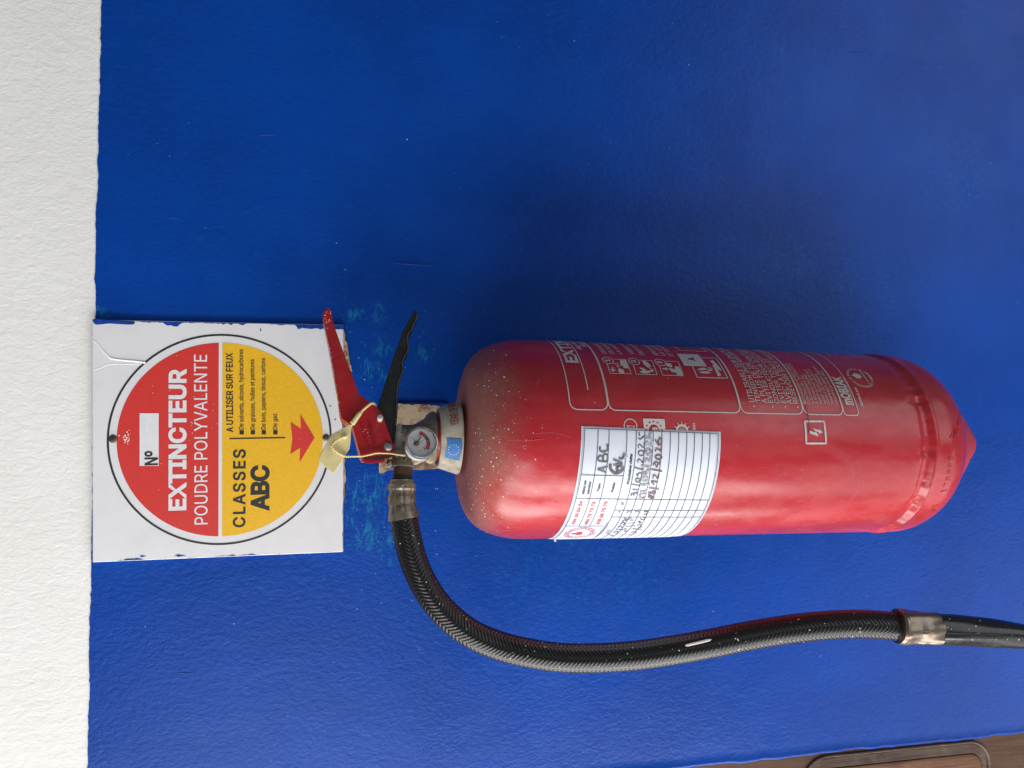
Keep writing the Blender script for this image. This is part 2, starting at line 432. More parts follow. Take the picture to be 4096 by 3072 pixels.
def glyphs(s, bold=0.0, space=1.0):
    """letter outlines as separately filled contours, so that overlapping strokes of a letter stay solid"""
    key = (s, bold, space)
    if key not in _cache:
        cu = bpy.data.curves.new('text', 'FONT'); cu.body = s; cu.size = 1.0; cu.space_character = space
        if FONT is not None: cu.font = FONT
        ob = bpy.data.objects.new('text', cu); sc.collection.objects.link(ob)
        dg = bpy.context.evaluated_depsgraph_get()
        oe = ob.evaluated_get(dg); cv = oe.to_curve(dg)
        cont = []
        for sp in cv.splines:
            bp = sp.bezier_points; p = []
            for k in range(len(bp)):
                a, b = bp[k], bp[(k + 1) % len(bp)]
                p0, p1, p2, p3 = a.co.xy, a.handle_right.xy, b.handle_left.xy, b.co.xy
                ch = (p3 - p0).length
                bend = abs((p1 - p0).cross(p3 - p0)) + abs((p2 - p0).cross(p3 - p0))
                n = 1 if bend < 1e-4 * max(ch, 1e-4) else 4
                for t in range(n):
                    t /= n; w_ = 1 - t
                    q = p0 * w_**3 + p1 * (3 * w_ * w_ * t) + p2 * (3 * w_ * t * t) + p3 * t**3
                    if not p or math.hypot(q.x - p[-1][0], q.y - p[-1][1]) > 1e-4: p.append((q.x, q.y))
            if len(p) > 2: cont.append(p)
        oe.to_curve_clear(); bpy.data.objects.remove(ob); bpy.data.curves.remove(cu)
        ar = [poly_area(p) for p in cont]
        sgn = 1 if ar and ar[max(range(len(ar)), key=lambda i: abs(ar[i]))] > 0 else -1
        if sgn < 0: cont = [p[::-1] for p in cont]; ar = [-a for a in ar]
        if bold: cont = [grow(p, bold) for p in cont]
        pts = [Vector(q) for p in cont for q in p]; eds = []; k = 0
        for p in cont:
            eds += [(k + i, k + (i + 1) % len(p)) for i in range(len(p))]; k += len(p)
        vo, _e, fo, *_r = delaunay_2d_cdt(pts, eds, [], 0, 1e-5)
        A = np.array([q[:] for q in pts]); E0 = A[[e[0] for e in eds]]; E1 = A[[e[1] for e in eds]]
        Vo = np.array([q[:] for q in vo]); tri = np.array([list(f) for f in fo])
        cen = Vo[tri].mean(1); wn = np.zeros(len(tri), int)
        for c0 in range(0, len(cen), 400):
            q = cen[c0:c0 + 400]
            up = (E0[None, :, 1] <= q[:, None, 1]) & (E1[None, :, 1] > q[:, None, 1]); dn = (E0[None, :, 1] > q[:, None, 1]) & (E1[None, :, 1] <= q[:, None, 1])
            side = (E1[None, :, 0] - E0[None, :, 0]) * (q[:, None, 1] - E0[None, :, 1]) - (q[:, None, 0] - E0[None, :, 0]) * (E1[None, :, 1] - E0[None, :, 1])
            wn[c0:c0 + 400] = (up & (side > 0)).sum(1) - (dn & (side < 0)).sum(1)
        V = [(x, y, 0.0) for x, y in Vo]; Fc = [tuple(int(i) for i in t) for t in tri[wn > 0]]
        used = sorted({i for t in Fc for i in t}); mp = {o: n for n, o in enumerate(used)}
        V = [V[i] for i in used]; Fc = [tuple(mp[i] for i in t) for t in Fc]
        _cache[key] = (np.array(V), Fc)
    v, f = _cache[key]
    return v.copy(), f
_CAP = glyphs('H')[0][:, 1].max()
def fitted(s, bold, space):
    v, f = glyphs(s, bold, space)
    x0, x1 = v[:, 0].min(), v[:, 0].max()
    return (v[:, 0] - x0) / (x1 - x0), v[:, 1] / (_CAP + bold), v[:, 2], f
def text_plane(s, p0, p1, pt, pos, n, mat, parent, bold=0.0, space=1.0, name='lettering', lift=0.0002, raise_=0.0):
    """p0,p1: start and end of the base line, pt: top of the capitals above p0 (photo pixels), on the plane (pos, n)"""
    a, b, t = (PP(q, pos, n) for q in (p0, p1, pt))
    ex = (b - a); w = ex.length; ex.normalize(); ez = ex.cross(-n); 
    if ez.dot(t - a) < 0: ez = -ez
    h = (t - a).dot(ez)
    u, v, zl, f = fitted(s, bold, space)
    off = n * lift
    if raise_:
        N_ = len(u)
        verts = [a + ex * (x * w) + ez * (y * h) + n * (raise_ + z) for x, y, z in zip(u, v, zl)] + [a + ex * (x * w) + ez * (y * h) - n * 0.0003 for x, y in zip(u, v)]
        cnt = {}
        for q in f:
            for i in range(len(q)):
                e = (q[i], q[(i + 1) % len(q)]); cnt[tuple(sorted(e))] = cnt.get(tuple(sorted(e)), 0) + 1
        sides = [(e[0], e[1], e[1] + N_, e[0] + N_) for q in f for e in [(q[i], q[(i + 1) % len(q)]) for i in range(len(q))] if cnt[tuple(sorted(e))] == 1]
        return mesh(name, verts, list(f) + sides, mat, parent)
    return mesh(name, [a + ex * (x * w) + ez * (y * h) + off + n * z for x, y, z in zip(u, v, zl)], f, mat, parent)
def to_body(s, z, lift, zr=None):
    a = s / RB; r = (RB if zr is None else zr) + lift
    return Vector((BX + r * math.sin(a), BY - r * math.cos(a), z))
def wrap(name, verts2, faces, lift, mat, parent):
    bm = bmesh.new()
    vs = [bm.verts.new((q[0], q[1], q[2] if len(q) > 2 else 0)) for q in verts2]
    for q in faces:
        try: bm.faces.new([vs[i] for i in q])
        except ValueError: pass
    bmesh.ops.triangulate(bm, faces=[f for f in bm.faces if len(f.verts) > 3])
    for _ in range(5):
        es = [e for e in bm.edges if abs(e.verts[0].co.x - e.verts[1].co.x) > 0.0045]
        if not es: break
        bmesh.ops.subdivide_edges(bm, edges=es, cuts=1)
        bmesh.ops.triangulate(bm, faces=[f for f in bm.faces if len(f.verts) > 3])
    for v in bm.verts: v.co = to_body(v.co.x, v.co.y, lift + v.co.z)
    me = bpy.data.meshes.new(name); bm.to_mesh(me); bm.free()
    # face outward
    if len(me.polygons):
        p = max(me.polygons, key=lambda q: q.area); c = p.center
        if p.normal.dot(Vector((c.x - BX, c.y - BY, 0))) < 0: me.flip_normals()
    return link(name, me, mat, parent, True)
def text_body(s, p0, pref, p1, pt, mat, parent, bold=0.0, lift=0.00045, name='lettering', space=1.0, level=False, xs=None):
    """pref: the part of s that ends at pixel p1"""
    a, t = CY(p0), CY(pt)
    v, f = glyphs(s, bold, space)
    x0 = v[:, 0].min()
    h = abs(t.y - a.y)
    if p1 is not None:
        vp, _ = glyphs(pref, bold, space); wp = vp[:, 0].max() - x0
        b = CY(p1); d = b - a
        if level: d.y = 0
        k = d.length / wp; d.normalize()
    else:
        d = Vector((1, 0)); k = h / _CAP * (xs or 0.9)
    e = Vector((-d.y, d.x))
    u = (v[:, 0] - x0) * k; y = v[:, 1] / (_CAP + bold) * h
    return wrap(name, [(a.x + d.x * p + e.x * q, a.y + d.y * p + e.y * q, z) for p, q, z in zip(u, y, v[:, 2])], f, lift, mat, parent)
def poly_body(pxs, mat, parent, lift=0.00045, name='pictogram', smooth=0):
    pts = smooth_closed(pxs, smooth) if smooth else pxs
    pts = [CY(p) for p in pts]
    return wrap(name, [(p.x, p.y) for p in pts], [tuple(range(len(pts)))], lift, mat, parent)
def ribbon2(pts, w, closed=False):
    n = len(pts); V = []; Fc = []
    for i, p in enumerate(pts):
        a = pts[i - 1] if (i or closed) else p; b = pts[(i + 1) % n] if (i < n - 1 or closed) else p
        t = (Vector(b) - Vector(a)); t = t.normalized() if t.length > 1e-9 else Vector((1, 0))
        nn = Vector((-t.y, t.x)) * (w / 2)
        V += [(p[0] + nn.x, p[1] + nn.y), (p[0] - nn.x, p[1] - nn.y)]
    for i in range(n if closed else n - 1):
        j = (i + 1) % n
        Fc.append((2 * i, 2 * i + 1, 2 * j + 1, 2 * j))
    return V, Fc
def dense(pts, step=0.003):
    out = [tuple(pts[0])]
    for a, b in zip(pts[:-1], pts[1:]):
        k = max(1, int(math.hypot(b[0] - a[0], b[1] - a[1]) / step))
        out += [(a[0] + (b[0] - a[0]) * i / k, a[1] + (b[1] - a[1]) * i / k) for i in range(1, k + 1)]
    return out
def lines_body(name, paths, w, mat, parent, lift=0.00045, closed=False):
    """paths in (arc, height) metres, joined into one printed part"""
    V, Fc = [], []
    for pts in paths:
        v, f = ribbon2(pts if closed else dense(pts), w, closed)
        k = len(V); V += v; Fc += [tuple(i + k for i in q) for q in f]
    return wrap(name, V, Fc, lift, mat, parent)
def circle2(c, r, n=40, a0=0.0, a1=2 * math.pi, ry=None):
    ry = ry or r
    return [(c[0] + r * math.cos(a0 + (a1 - a0) * i / n), c[1] + ry * math.sin(a0 + (a1 - a0) * i / n)) for i in range(n)]
def arc_text(s, c, r, h, a0, a1, mat, parent, lift=0.00045, bold=0.0):
    V, Fc = [], []
    n = len(s)
    for i, ch in enumerate(s):
        if ch == ' ': continue
        a = a0 + (a1 - a0) * (i + 0.5) / n
        v, f = glyphs(ch, bold)
        wd_ = v[:, 0].max() - v[:, 0].min(); v[:, 0] -= v[:, 0].min() + wd_ / 2
        k = h / _CAP; kx = min(k, abs(a1 - a0) * r / n * 0.85 / max(wd_, 0.3))
        tx, ty = math.sin(a), -math.cos(a)
        o = len(V)
        V += [(c[0] + r * math.cos(a) + tx * x * kx + math.cos(a) * y * k, c[1] + r * math.sin(a) + ty * x * kx + math.sin(a) * y * k) for x, y, _ in v]
        Fc += [tuple(j + o for j in q) for q in f]
    return wrap('lettering', V, Fc, lift, mat, parent)
def star2(c, r, rot=0.0):
    return [(c[0] + (r if i % 2 == 0 else r * 0.42) * math.sin(rot + i * math.pi / 5), c[1] + (r if i % 2 == 0 else r * 0.42) * math.cos(rot + i * math.pi / 5)) for i in range(10)]

FRONT = Vector((0, -1, 0))
# ================================================================== the wall
def vnoise(x, seed, octs=4):
    r = np.random.default_rng(seed); out = np.zeros_like(np.asarray(x, float)); f = 1.0; amp = 1.0
    for _ in range(octs):
        t = r.uniform(-1, 1, 20000); xi = np.asarray(x) * f + 3000; i = np.floor(xi).astype(int); q = xi - i; q = q * q * (3 - 2 * q)
        out += amp * (t[i % 20000] * (1 - q) + t[(i + 1) % 20000] * q); f *= 2.1; amp *= 0.5
    return out
XC = -0.3903
bm = bmesh.new()
bmesh.ops.create_cube(bm, size=1.0)
for v in bm.verts:
    v.co = Vector((XC + 0.004 if v.co.x < 0 else 1.6, 0.0 if v.co.y < 0 else 0.14, -1.6 if v.co.z < 0 else 1.4))
wall = from_bm('wall', bm, M['white_wall'])
tag(wall, 'rough white painted porch wall with a glossy blue lower coat', 'wall', kind='structure')

# the blue coat: a sheet just proud of the plaster, wrapped round the wall's edge at the door
edge_px = [(407, 0), (383, 1000), (381, 1240), (366, 2270), (350, 3072)]
ep = [P(q, 0) for q in edge_px]
exs = np.array([p.x for p in ep])[::-1]; ezs = np.array([p.z for p in ep])[::-1]
def edge_z(x):
    e = np.interp(x, exs, ezs)
    e = np.where(x > exs[-1], ezs[-1] + (x - exs[-1]) * 0.02, e)
    return e + vnoise(x * 260, 5) * 0.00045 + vnoise(x * 40, 6, 2) * 0.0006
zs = np.concatenate([np.linspace(0, 0.03, 7), np.linspace(0.06, 1.75, 330)])          # depth below the edge
prof = []                                                                                # across: (x, y) along the sheet
for x in np.concatenate([np.linspace(1.55, 0.55, 8)[:-1], np.arange(0.55, XC + 0.012, -0.0025)]): prof.append((x, -0.0007, 0))
for k in range(9):
    a = math.pi / 2 * k / 8
    prof.append((XC + 0.006 - 0.006 * math.sin(a), 0.0053 - 0.006 * math.cos(a) - 0.0016 * math.sin(2 * a), 1))
for y in np.linspace(0.010, 0.10, 8): prof.append((XC, y, 1))
px_ = np.array([p[0] for p in prof]); py_ = np.array([p[1] for p in prof]); pw = np.array([p[2] for p in prof])
ztop = edge_z(px_)
Zg = ztop[None, :] - zs[:, None]
wob = vnoise(Zg * 70, 21, 4) * 0.0008 + vnoise(Zg * 13, 22, 2) * 0.0012
near = np.clip((XC + 0.03 - px_) / 0.03, 0, 1)[None, :]
Xg = px_[None, :] + wob * near
Yg = np.broadcast_to(py_[None, :], Zg.shape) - near * (1 - pw[None, :] * 0.3) * np.maximum(0, vnoise(Zg * 90, 31, 3)) * 0.0004
V = np.stack([Xg, Yg, Zg], -1).reshape(-1, 3); nr, nc = Zg.shape
ii, jj = np.meshgrid(np.arange(nr - 1), np.arange(nc - 1), indexing='ij')
q0 = (ii * nc + jj).ravel()
Fq = np.stack([q0, q0 + 1, q0 + nc + 1, q0 + nc], -1)
me = bpy.data.meshes.new('blue_paint_coat'); me.from_pydata(V.tolist(), [], Fq.tolist()); me.update()
coat = link('blue_paint_coat', me, M['blue'], wall, True)
if me.polygons[len(me.polygons) // 3].normal.y > 0: me.flip_normals()

# small lumps in the paint near the edge and a long brush hair under it
for k in range(10):
    px = (random.uniform(500, 4000), random.choice((random.uniform(100, 1000), random.uniform(2250, 2900))))
    L_ = random.uniform(20, 90); sl = random.uniform(-.12, .12); q_ = P(px, 0)
    if q_.x < XC + 0.03: continue
    w_ = random.uniform(.0002, .0004)
    sweep('paint_run', [P((px[0] + L_ * t, px[1] + L_ * sl * t + 2 * math.sin(t * 5 + k)), -0.0008) for t in (0, .33, .66, 1)], [w_ * .3, w_, w_ * .8, w_ * .2], M['blue'], wall, 6)
sweep('paint_run', [P((1580, 1053), -0.0008), P((1650, 1058), -0.0011), P((1755, 1065), -0.0008)], [0.0003, 0.0008, 0.0003], M['blue'], wall, 6)

def specks(name, places, mat, parent, flat=0.45):
    """paint droplets: (point, normal, radius)"""
    V, Fc = [], []
    for p, n, r in places:
        n = n.normalized(); u = n.orthogonal().normalized(); w = n.cross(u); k0 = len(V)
        ph = random.random() * 6.28; sx = random.uniform(0.75, 1.35)
        for ring, hh in ((1.0, -0.2), (0.75, 0.6)):
            for k in range(6):
                a = ph + k * math.pi / 3
                V.append(p + u * (r * ring * sx * math.cos(a)) + w * (r * ring * math.sin(a)) + n * (r * flat * hh))
        V.append(p + n * (r * flat))
        for k in range(6):
            k2 = (k + 1) % 6
            Fc.append((k0 + k, k0 + k2, k0 + 6 + k2, k0 + 6 + k)); Fc.append((k0 + 6 + k, k0 + 6 + k2, k0 + 12))
    o = mesh(name, V, Fc, mat, parent, True); o['kind'] = 'stuff'
    return o
pl = []
for k in range(320):
    if random.random() < 0.55: px = (random.gauss(1560, 170), random.gauss(1980, 260) if random.random() < .6 else random.gauss(1400, 120))
    else: px = (random.uniform(420, 4090), random.uniform(0, 3000))
    q = P(px, -0.0008)
    if q.x < XC + 0.01: continue
    pl.append((q, FRONT, random.choice((.0002, .00025, .0003, .0004, .0006))))
specks('paint_specks', pl, M['speck_blue'], wall)

# ================================================================== the door beyond the wall's edge
YD = 0.075
door = thing('door', (-0.75, YD, -1.0), 'brown panelled wooden door beyond the blue wall edge', 'door')
bm = bmesh.new(); bmesh.ops.create_cube(bm, size=1.0)
for v in bm.verts: v.co = Vector((-1.25 if v.co.x < 0 else -0.30, YD if v.co.y < 0 else YD + 0.04, -1.6 if v.co.z < 0 else 0.9))
from_bm('door_leaf', bm, M['wood'], door)
c0 = P(K13(560, 380), YD); c1 = P(K13(1965, 215), YD)
zt, zb, xr = c0.z, c1.z, P(K13(1650, 218), YD).x
def rrect(ins, y):
    x1, z0, z1, x0 = xr - ins, zb + ins, zt - ins, xr - 0.30 + ins
    r = max(0.004, 0.034 - ins); pts = []
    for cx, cz, a0 in ((x1 - r, z0 + r, -math.pi / 2), (x1 - r, z1 - r, 0), (x0 + r, z1 - r, math.pi / 2), (x0 + r, z0 + r, math.pi)):
        for k in range(9):
            a = a0 + math.pi / 2 * k / 8
            pts.append(Vector((cx + r * math.cos(a), y, cz + r * math.sin(a))))
    return pts
def rings(name, spec, mat, parent, fill=False):
    loops = [rrect(i, y) for i, y in spec]; n = len(loops[0]); V = [p for l in loops for p in l]; Fc = []
    for a in range(len(loops) - 1):
        for k in range(n): Fc.append((a * n + k, a * n + (k + 1) % n, (a + 1) * n + (k + 1) % n, (a + 1) * n + k))
    if fill: Fc.append(tuple((len(loops) - 1) * n + k for k in range(n)))
    o = mesh(name, V, Fc, mat, parent)
    bm = bmesh.new(); bm.from_mesh(o.data); bmesh.ops.recalc_face_normals(bm, faces=bm.faces); bm.to_mesh(o.data); bm.free()
    return auto_smooth(o, 30)
rings('moulding', [(0.0, YD + .001), (0.0008, YD - .0022), (0.0020, YD - .0028), (0.0034, YD - .0020), (0.0040, YD + .001)], M['wood_worn'], door)
rings('bevel', [(0.0046, YD + .001), (0.0050, YD - .0004), (0.0150, YD - .0030), (0.0155, YD + .001)], M['wood_worn'], door)
rings('panel', [(0.0158, YD + .001), (0.0162, YD - .0034), (0.0180, YD - .0042), (0.0200, YD - .0044)], M['wood_panel'], door, True)

# ================================================================== the sign
YS = -0.0055
SP = Vector((0, YS, 0))
sign = thing('sign_board', P(K1(800, 850), 0), 'square white fire extinguisher sign with a round red and yellow emblem', 'sign')
cor = [K1(45, 1583), K1(42, 118), K1(1560, 150), K1(1557, 1520)]
C3 = [P(c, YS) for c in cor]
prism('board', C3, Vector((0, -YS - 0.0002, 0)), M['sign_white'], sign, 0.0006, 1)
ctr = [P(K1(135, 840), YS), P(K1(1485, 840), YS), P(K1(805, 200), YS), P(K1(790, 1482), YS)]
sc0 = Vector(((ctr[2].x + ctr[3].x) / 2, YS, (ctr[0].z + ctr[1].z) / 2)); sr_ = ((ctr[0] - ctr[1]).length + (ctr[2] - ctr[3]).length) / 4
SROT = 0.0239
su = Vector((math.cos(SROT), 0, math.sin(SROT))); sv = Vector((-math.sin(SROT), 0, math.cos(SROT)))
def annulus(name, r0, r1, lift, mat, parent, n=160):
    V = []
    for k in range(n):
        a = 2 * math.pi * k / n; d = su * math.cos(a) + sv * math.sin(a)
        V += [sc0 + d * r0 + FRONT * lift, sc0 + d * r1 + FRONT * lift]
    return mesh(name, V, [(2 * k, 2 * k + 1, (2 * k + 3) % (2 * n), (2 * k + 2) % (2 * n)) for k in range(n)], mat, parent)
annulus('black_ring', sr_ * 0.981, sr_, 0.00015, M['sign_black'], sign)
rd = sr_ * 1238 / 1350
def half_disc(name, cut, upper, mat):
    v0 = (cut - sc0).dot(sv); a0 = math.asin(v0 / rd); V = []
    a, b = (a0, math.pi - a0) if upper else (math.pi - a0, 2 * math.pi + a0)
    for k in range(97):
        t = a + (b - a) * k / 96; V.append(sc0 + su * (rd * math.cos(t)) + sv * (rd * math.sin(t)) + FRONT * 0.00015)
    return mesh(name, V, [tuple(range(97))], mat, sign)
half_disc('red_half_disc', P(K1(806, 840), YS), True, M['sign_red'])
half_disc('yellow_half_disc', P(K1(828, 840), YS), False, M['sign_yellow'])
def flat(name, pxs, lift, mat, parent, y=YS, smooth=0):
    pts = smooth_closed(pxs, smooth) if smooth else pxs
    return mesh(name, [P(q, y) + FRONT * lift for q in pts], [tuple(range(len(pts)))], mat, parent)
def rectpx(K, x0, y0, x1, y1): return [K(x0, y1), K(x0, y0), K(x1, y0), K(x1, y1)]
flat('number_box', rectpx(K1, 330, 683, 445, 1000), 0.0003, M['sign_letter'], sign)
def st(s, p0, p1, pt, mat, bold=0.0, space=1.0, lift=0.0003):
    return text_plane(s, K1(*p0), K1(*p1), K1(*pt), SP, FRONT, M[mat], sign, bold, space, lift=lift)
st('EXTINCTEUR', (606, 1268), (607, 414), (504, 1268), 'sign_letter', 0.032)
st('POUDRE POLYVALENTE', (739, 1352), (736, 330), (661, 1352), 'sign_letter', 0.004)
st('Nº', (438, 996), (438, 910), (360, 996), 'sign_black', 0.022, lift=0.00045)
st('CLASSES', (965, 1370), (967, 900), (892, 1370), 'sign_black', 0.022, 1.18)
st('ABC', (1106, 1272), (1106, 995), (999, 1272), 'sign_black', 0.036, 0.97)
st('A UTILISER SUR FEUX', (893, 798), (890, 318), (853, 798), 'sign_black', 0.022)
for i, (s, x0, x1, y1, xt) in enumerate((('De solvants, alcools, hydrocarbures', 957, 954, 298, 929), ('De graisses, huiles et peintures', 1024, 1021, 358, 997),
                                          ('De bois, papiers, tissus, cartons', 1090, 1087, 350, 1063), ('De gaz', 1160, 1157, 685, 1133))):
    st(s, (x0, 780), (x1, y1), (xt, 780), 'sign_black', 0.012)
    flat('bullet', rectpx(K1, xt + 3, 785, x0 + 2, 811), 0.0003, M['sign_black'], sign)
flat('divider', [K1(872, 840), K1(872, 832), K1(1208, 826), K1(1208, 834)], 0.0003, M['sign_black'], sign)
flat('arrow', [K1(*q) for q in ((1298, 685), (1385, 830), (1294, 980), (1298, 892), (1238, 930), (1251, 836), (1240, 735), (1303, 777))], 0.0003, M['sign_red'], sign)
for px, r in (((170, 838), 0.0034), ((1455, 831), 0.0031)):
    c = P(K1(*px), YS); Mx = align(c, FRONT)
    s_ = lathe_mesh('screw', [(r * 0.8, -0.001), (r, 0.0004), (r * 0.93, 0.0009), (r * 0.6, 0.0014), (r * 0.2, 0.0016)], M['screw'], sign, 24, Mx)
    bm = bmesh.new()
    for a in (0.5, 0.5 + math.pi / 2):
        d = Vector((math.cos(a), 0, math.sin(a))); e = Vector((-math.sin(a), 0, math.cos(a)))
        vs = [bm.verts.new(c + FRONT * (0.0017 + 0.00005 * (a > 1)) + d * (i * r * 0.62) + e * (j * r * 0.14)) for i, j in ((-1, -1), (1, -1), (1, 1), (-1, 1))]
        bm.faces.new(vs)
    from_bm('cross_slot', bm, M['rubber'], s_)
sp = [(K1(250 + random.gauss(0, 13), 832 + random.gauss(0, 17)), random.choice((.0003, .0004, .0006))) for _ in range(34)] + [(K1(random.uniform(250, 1350), random.uniform(300, 1400)), .0003) for _ in range(26)] + [(K1(700 + random.gauss(0, 70), 690 + random.gauss(0, 90)), .00035) for _ in range(14)]
specks('paint_specks', [(P(q, YS - 0.0004), FRONT, r) for q, r in sp], M['speck'], sign, 0.2)
# smears of wall paint along the board's edges
def ragged(name, along, side, widths, lift, mat, parent, y=YS):
    n = len(widths); A, B = P(along[0], y), P(along[1], y); nrm = (P(side, y) - A).normalized()
    V = []
    for i, w in enumerate(widths):
        p = A.lerp(B, i / (n - 1)); V += [p + FRONT * lift, p + nrm * w + FRONT * lift]
    return mesh(name, V, [(2 * i, 2 * i + 1, 2 * i + 3, 2 * i + 2) for i in range(n - 1)], mat, parent)
w1 = np.abs(vnoise(np.linspace(0, 34, 170), 77, 4)) * 0.0010 + 0.0002
w1[20:40] += np.hanning(20) * 0.003; w1[130:] += 0.0022; w1[80:92] += np.hanning(12) * 0.002
gate = lambda n, sd: np.clip(vnoise(np.linspace(0, 7, n), sd, 3) * 1.2 + 0.35, 0.05, 1.3)
w1 *= gate(170, 5)
ragged('blue_smear', (K1(300, 128), K1(1560, 152)), K1(305, 300), w1, 0.00025, M['blue_smear'], sign)
w2 = np.maximum(0.00005, vnoise(np.linspace(0, 30, 170), 78, 4)) * 0.0014 + 0.00015
w2[25:38] += np.hanning(13) * 0.0018; w2[60:70] += np.hanning(10) * .0016
w2 *= gate(170, 8)
ragged('blue_smear', (K1(48, 1579), K1(1557, 1516)), K1(45, 1400), w2, 0.00025, M['blue_smear'], sign)
w3 = np.maximum(0.00005, vnoise(np.linspace(0, 22, 120), 79, 4)) * 0.0010 + 0.0002
w3 *= gate(120, 12)
ragged('blue_smear', (K1(1558, 180), K1(1556, 1500)), K1(1400, 200), w3, 0.00022, M['blue_smear'], sign)
prism('blue_smear', [P(K1(*q), YS - 0.0012) for q in smooth_closed([(45, 122), (60, 113), (120, 118), (280, 127), (298, 136), (285, 148), (200, 145), (140, 142), (90, 147), (60, 146)], 4)], Vector((0, 0.0016, 0)), M['blue_smear'], sign, 0.0005, 2)
for q in ((575, 1542, 60, 9), (350, 1545, 34, 8), (1060, 180, 8, 14), (1480, 640, 14, 5), (1510, 720, 10, 8), (1530, 560, 12, 4)):
    x, y, a, b = q
    flat('blue_smear', [K1(x + a * (0.5 + .2 * math.sin(5 * t)) * math.cos(t), y + b * math.sin(t) * (0.6 + .3 * math.cos(3 * t))) for t in np.linspace(0, 6.28, 14)[:-1]], 0.0003, M['blue_smear'], sign)
# a run of white wall paint over the ring
run = [(150, 745), (235, 810), (330, 930), (410, 1010), (490, 1075), (700, 1105), (900, 1122), (1040, 1140), (1120, 1158)]
rp = smooth_open([tuple(P(K14(*q), YS + 0.0002)) for q in run], 5)
sweep('white_paint_run', rp, list(np.interp(np.linspace(0, 1, len(rp)), [0, .3, .85, .95, 1], [.0006, .0009, .0009, .0013, .0004])), M['white_run'], sign, 10)
run = [(160, 1290), (260, 1260), (390, 1205), (500, 1185), (900, 1182), (1050, 1190)]
rp = smooth_open([tuple(P(K14(*q), YS + 0.0002)) for q in run], 5)
sweep('white_paint_run', rp, [0.0004] * len(rp), M['white_run'], sign, 8)
# torn backing board showing below the sign
def torn(pxs, y0, d, parent, name='torn_backing'):
    return prism(name, [P(q, y0) for q in pxs], Vector((0, d, 0)), M['fibre'], parent, 0.0)
torn([K3(*q) for q in ((335, 345), (350, 365), (352, 400), (372, 430), (385, 520), (396, 590), (400, 620), (412, 665), (425, 722), (400, 715), (335, 560))], -0.0028, 0.0018, sign)
torn([K1(*q) for q in ((1555, 905), (1566, 915), (1570, 975), (1563, 990), (1572, 1030), (1574, 1090), (1564, 1110), (1570, 1160), (1561, 1210), (1555, 1210))], -0.0028, 0.0018, sign)
torn([K1(*q) for q in ((1555, 195), (1564, 190), (1570, 215), (1566, 240), (1555, 250))], -0.0028, 0.0018, sign)

# ================================================================== hanger plate behind the valve
YH = -0.004
hang = thing('wall_hanger', P(K2(800, 800), 0), 'blue painted plate with torn bare fibre patch behind the valve', 'hanger')
out = []
for cx, cy, a0 in ((1390, 300, -90), (1390, 1290, 0), (330, 1365, 90), (330, 220, 180)):
    rr = 95 if cx > 1000 else 20
    for k in range(7):
        a = math.radians(a0 + 15 * k); out.append(K2(cx + rr * math.cos(a), cy + rr * math.sin(a)))
prism('plate', [P(q, YH) for q in out], Vector((0, -YH - .0009, 0)), M['blue'], hang, 0.0006, 2)
prism('bare_patch', [P(K2(*q), YH - 0.0008) for q in ((318, 1190), (312, 1290), (316, 1382), (385, 1382), (450, 1338), (620, 1318), (860, 1330), (1100, 1322), (1325, 1300), (1330, 1100),
      (1330, 700), (1326, 270), (1210, 250), (1165, 262), (1150, 238), (1085, 246), (1030, 232), (985, 240), (930, 236), (870, 252), (800, 232), (720, 240), (650, 218), (560, 300), (540, 700), (420, 900), (350, 1100))],
      Vector((0, 0.001, 0)), M['fibre'], hang)

sweep('hook', smooth_open([(BX, -0.004, -0.066), (BX, -0.03, -0.066), (BX, -0.075, -0.066), (BX, -0.090, -0.063)], 4), [0.003] * 13, M['blue_smear'], hang, 12)

# ================================================================== the fire extinguisher
ext = thing('fire_extinguisher', (BX, BY, -0.52), 'red powder fire extinguisher hanging on the blue wall with black hose', 'fire extinguisher')
axpy = 1775
def zax(x, r):                      # height of a photo column on the front of a radius-r ring
    return P((x, axpy), BY - r).z
ZW = -0.4612                        # weld
ZS, ZT = -0.1518, -0.0976            # where the shoulder starts and its top
prof = [(0.018, ZT + 0.0012), (0.0296, ZT)]
for k in range(1, 27):
    a = math.pi / 2 * k / 26
    prof.append((0.0296 + 0.0504 * math.sin(a) ** (2 / 3.546), ZS + (ZT - ZS) * max(0.0, math.cos(a)) ** (2 / 2.444)))
prof += [(RB, z) for z in np.linspace(ZS - 0.006, ZW + 0.004, 40)]
prof += [(0.0796, ZW + .002), (0.0786, ZW), (0.0781, ZW - .003), (0.0786, ZW - .007), (0.0806, ZW - .0095), (0.0812, ZW - .0115), (0.0806, ZW - .0135)]
zb0 = ZW - .0145 - .0076
prof.append((0.0804, ZW - .0150))
for k in range(0, 15):
    a = math.acos(0.0577 / 0.0803) * k / 14
    prof.append((0.0803 * math.cos(a), zb0 - 0.0575 * math.sin(a)))
r_, z_ = prof[-1]
prof += [(r_ + (0.0165 - r_) * t, z_ - 0.0530 * t - 0.0022 * math.sin(t * math.pi) + 0.0016 * max(0, math.sin((t - 0.3) / 0.7 * math.pi))) for t in np.linspace(0, 1, 12)[1:]]
prof += [(0.0165 * math.cos(t * math.pi / 2), z_ - 0.0530 - 0.0035 * math.sin(t * math.pi / 2)) for t in (0.25, 0.5, 0.75, 0.97)]
def bdisp(a, h, r):
    if ZW - .010 < h < ZW + .003:   # hand-laid weld, uneven
        return 0.0007 * float(math.sin(a * 23 + 3 * math.sin(a * 7))) * (0.5 + 0.5 * math.sin(a * 11)) + 0.0004 * math.sin(a * 57)
    return 0.0
body = lathe_mesh('cylinder_body', prof, M['red'], ext, 160, MB, bdisp, 60)

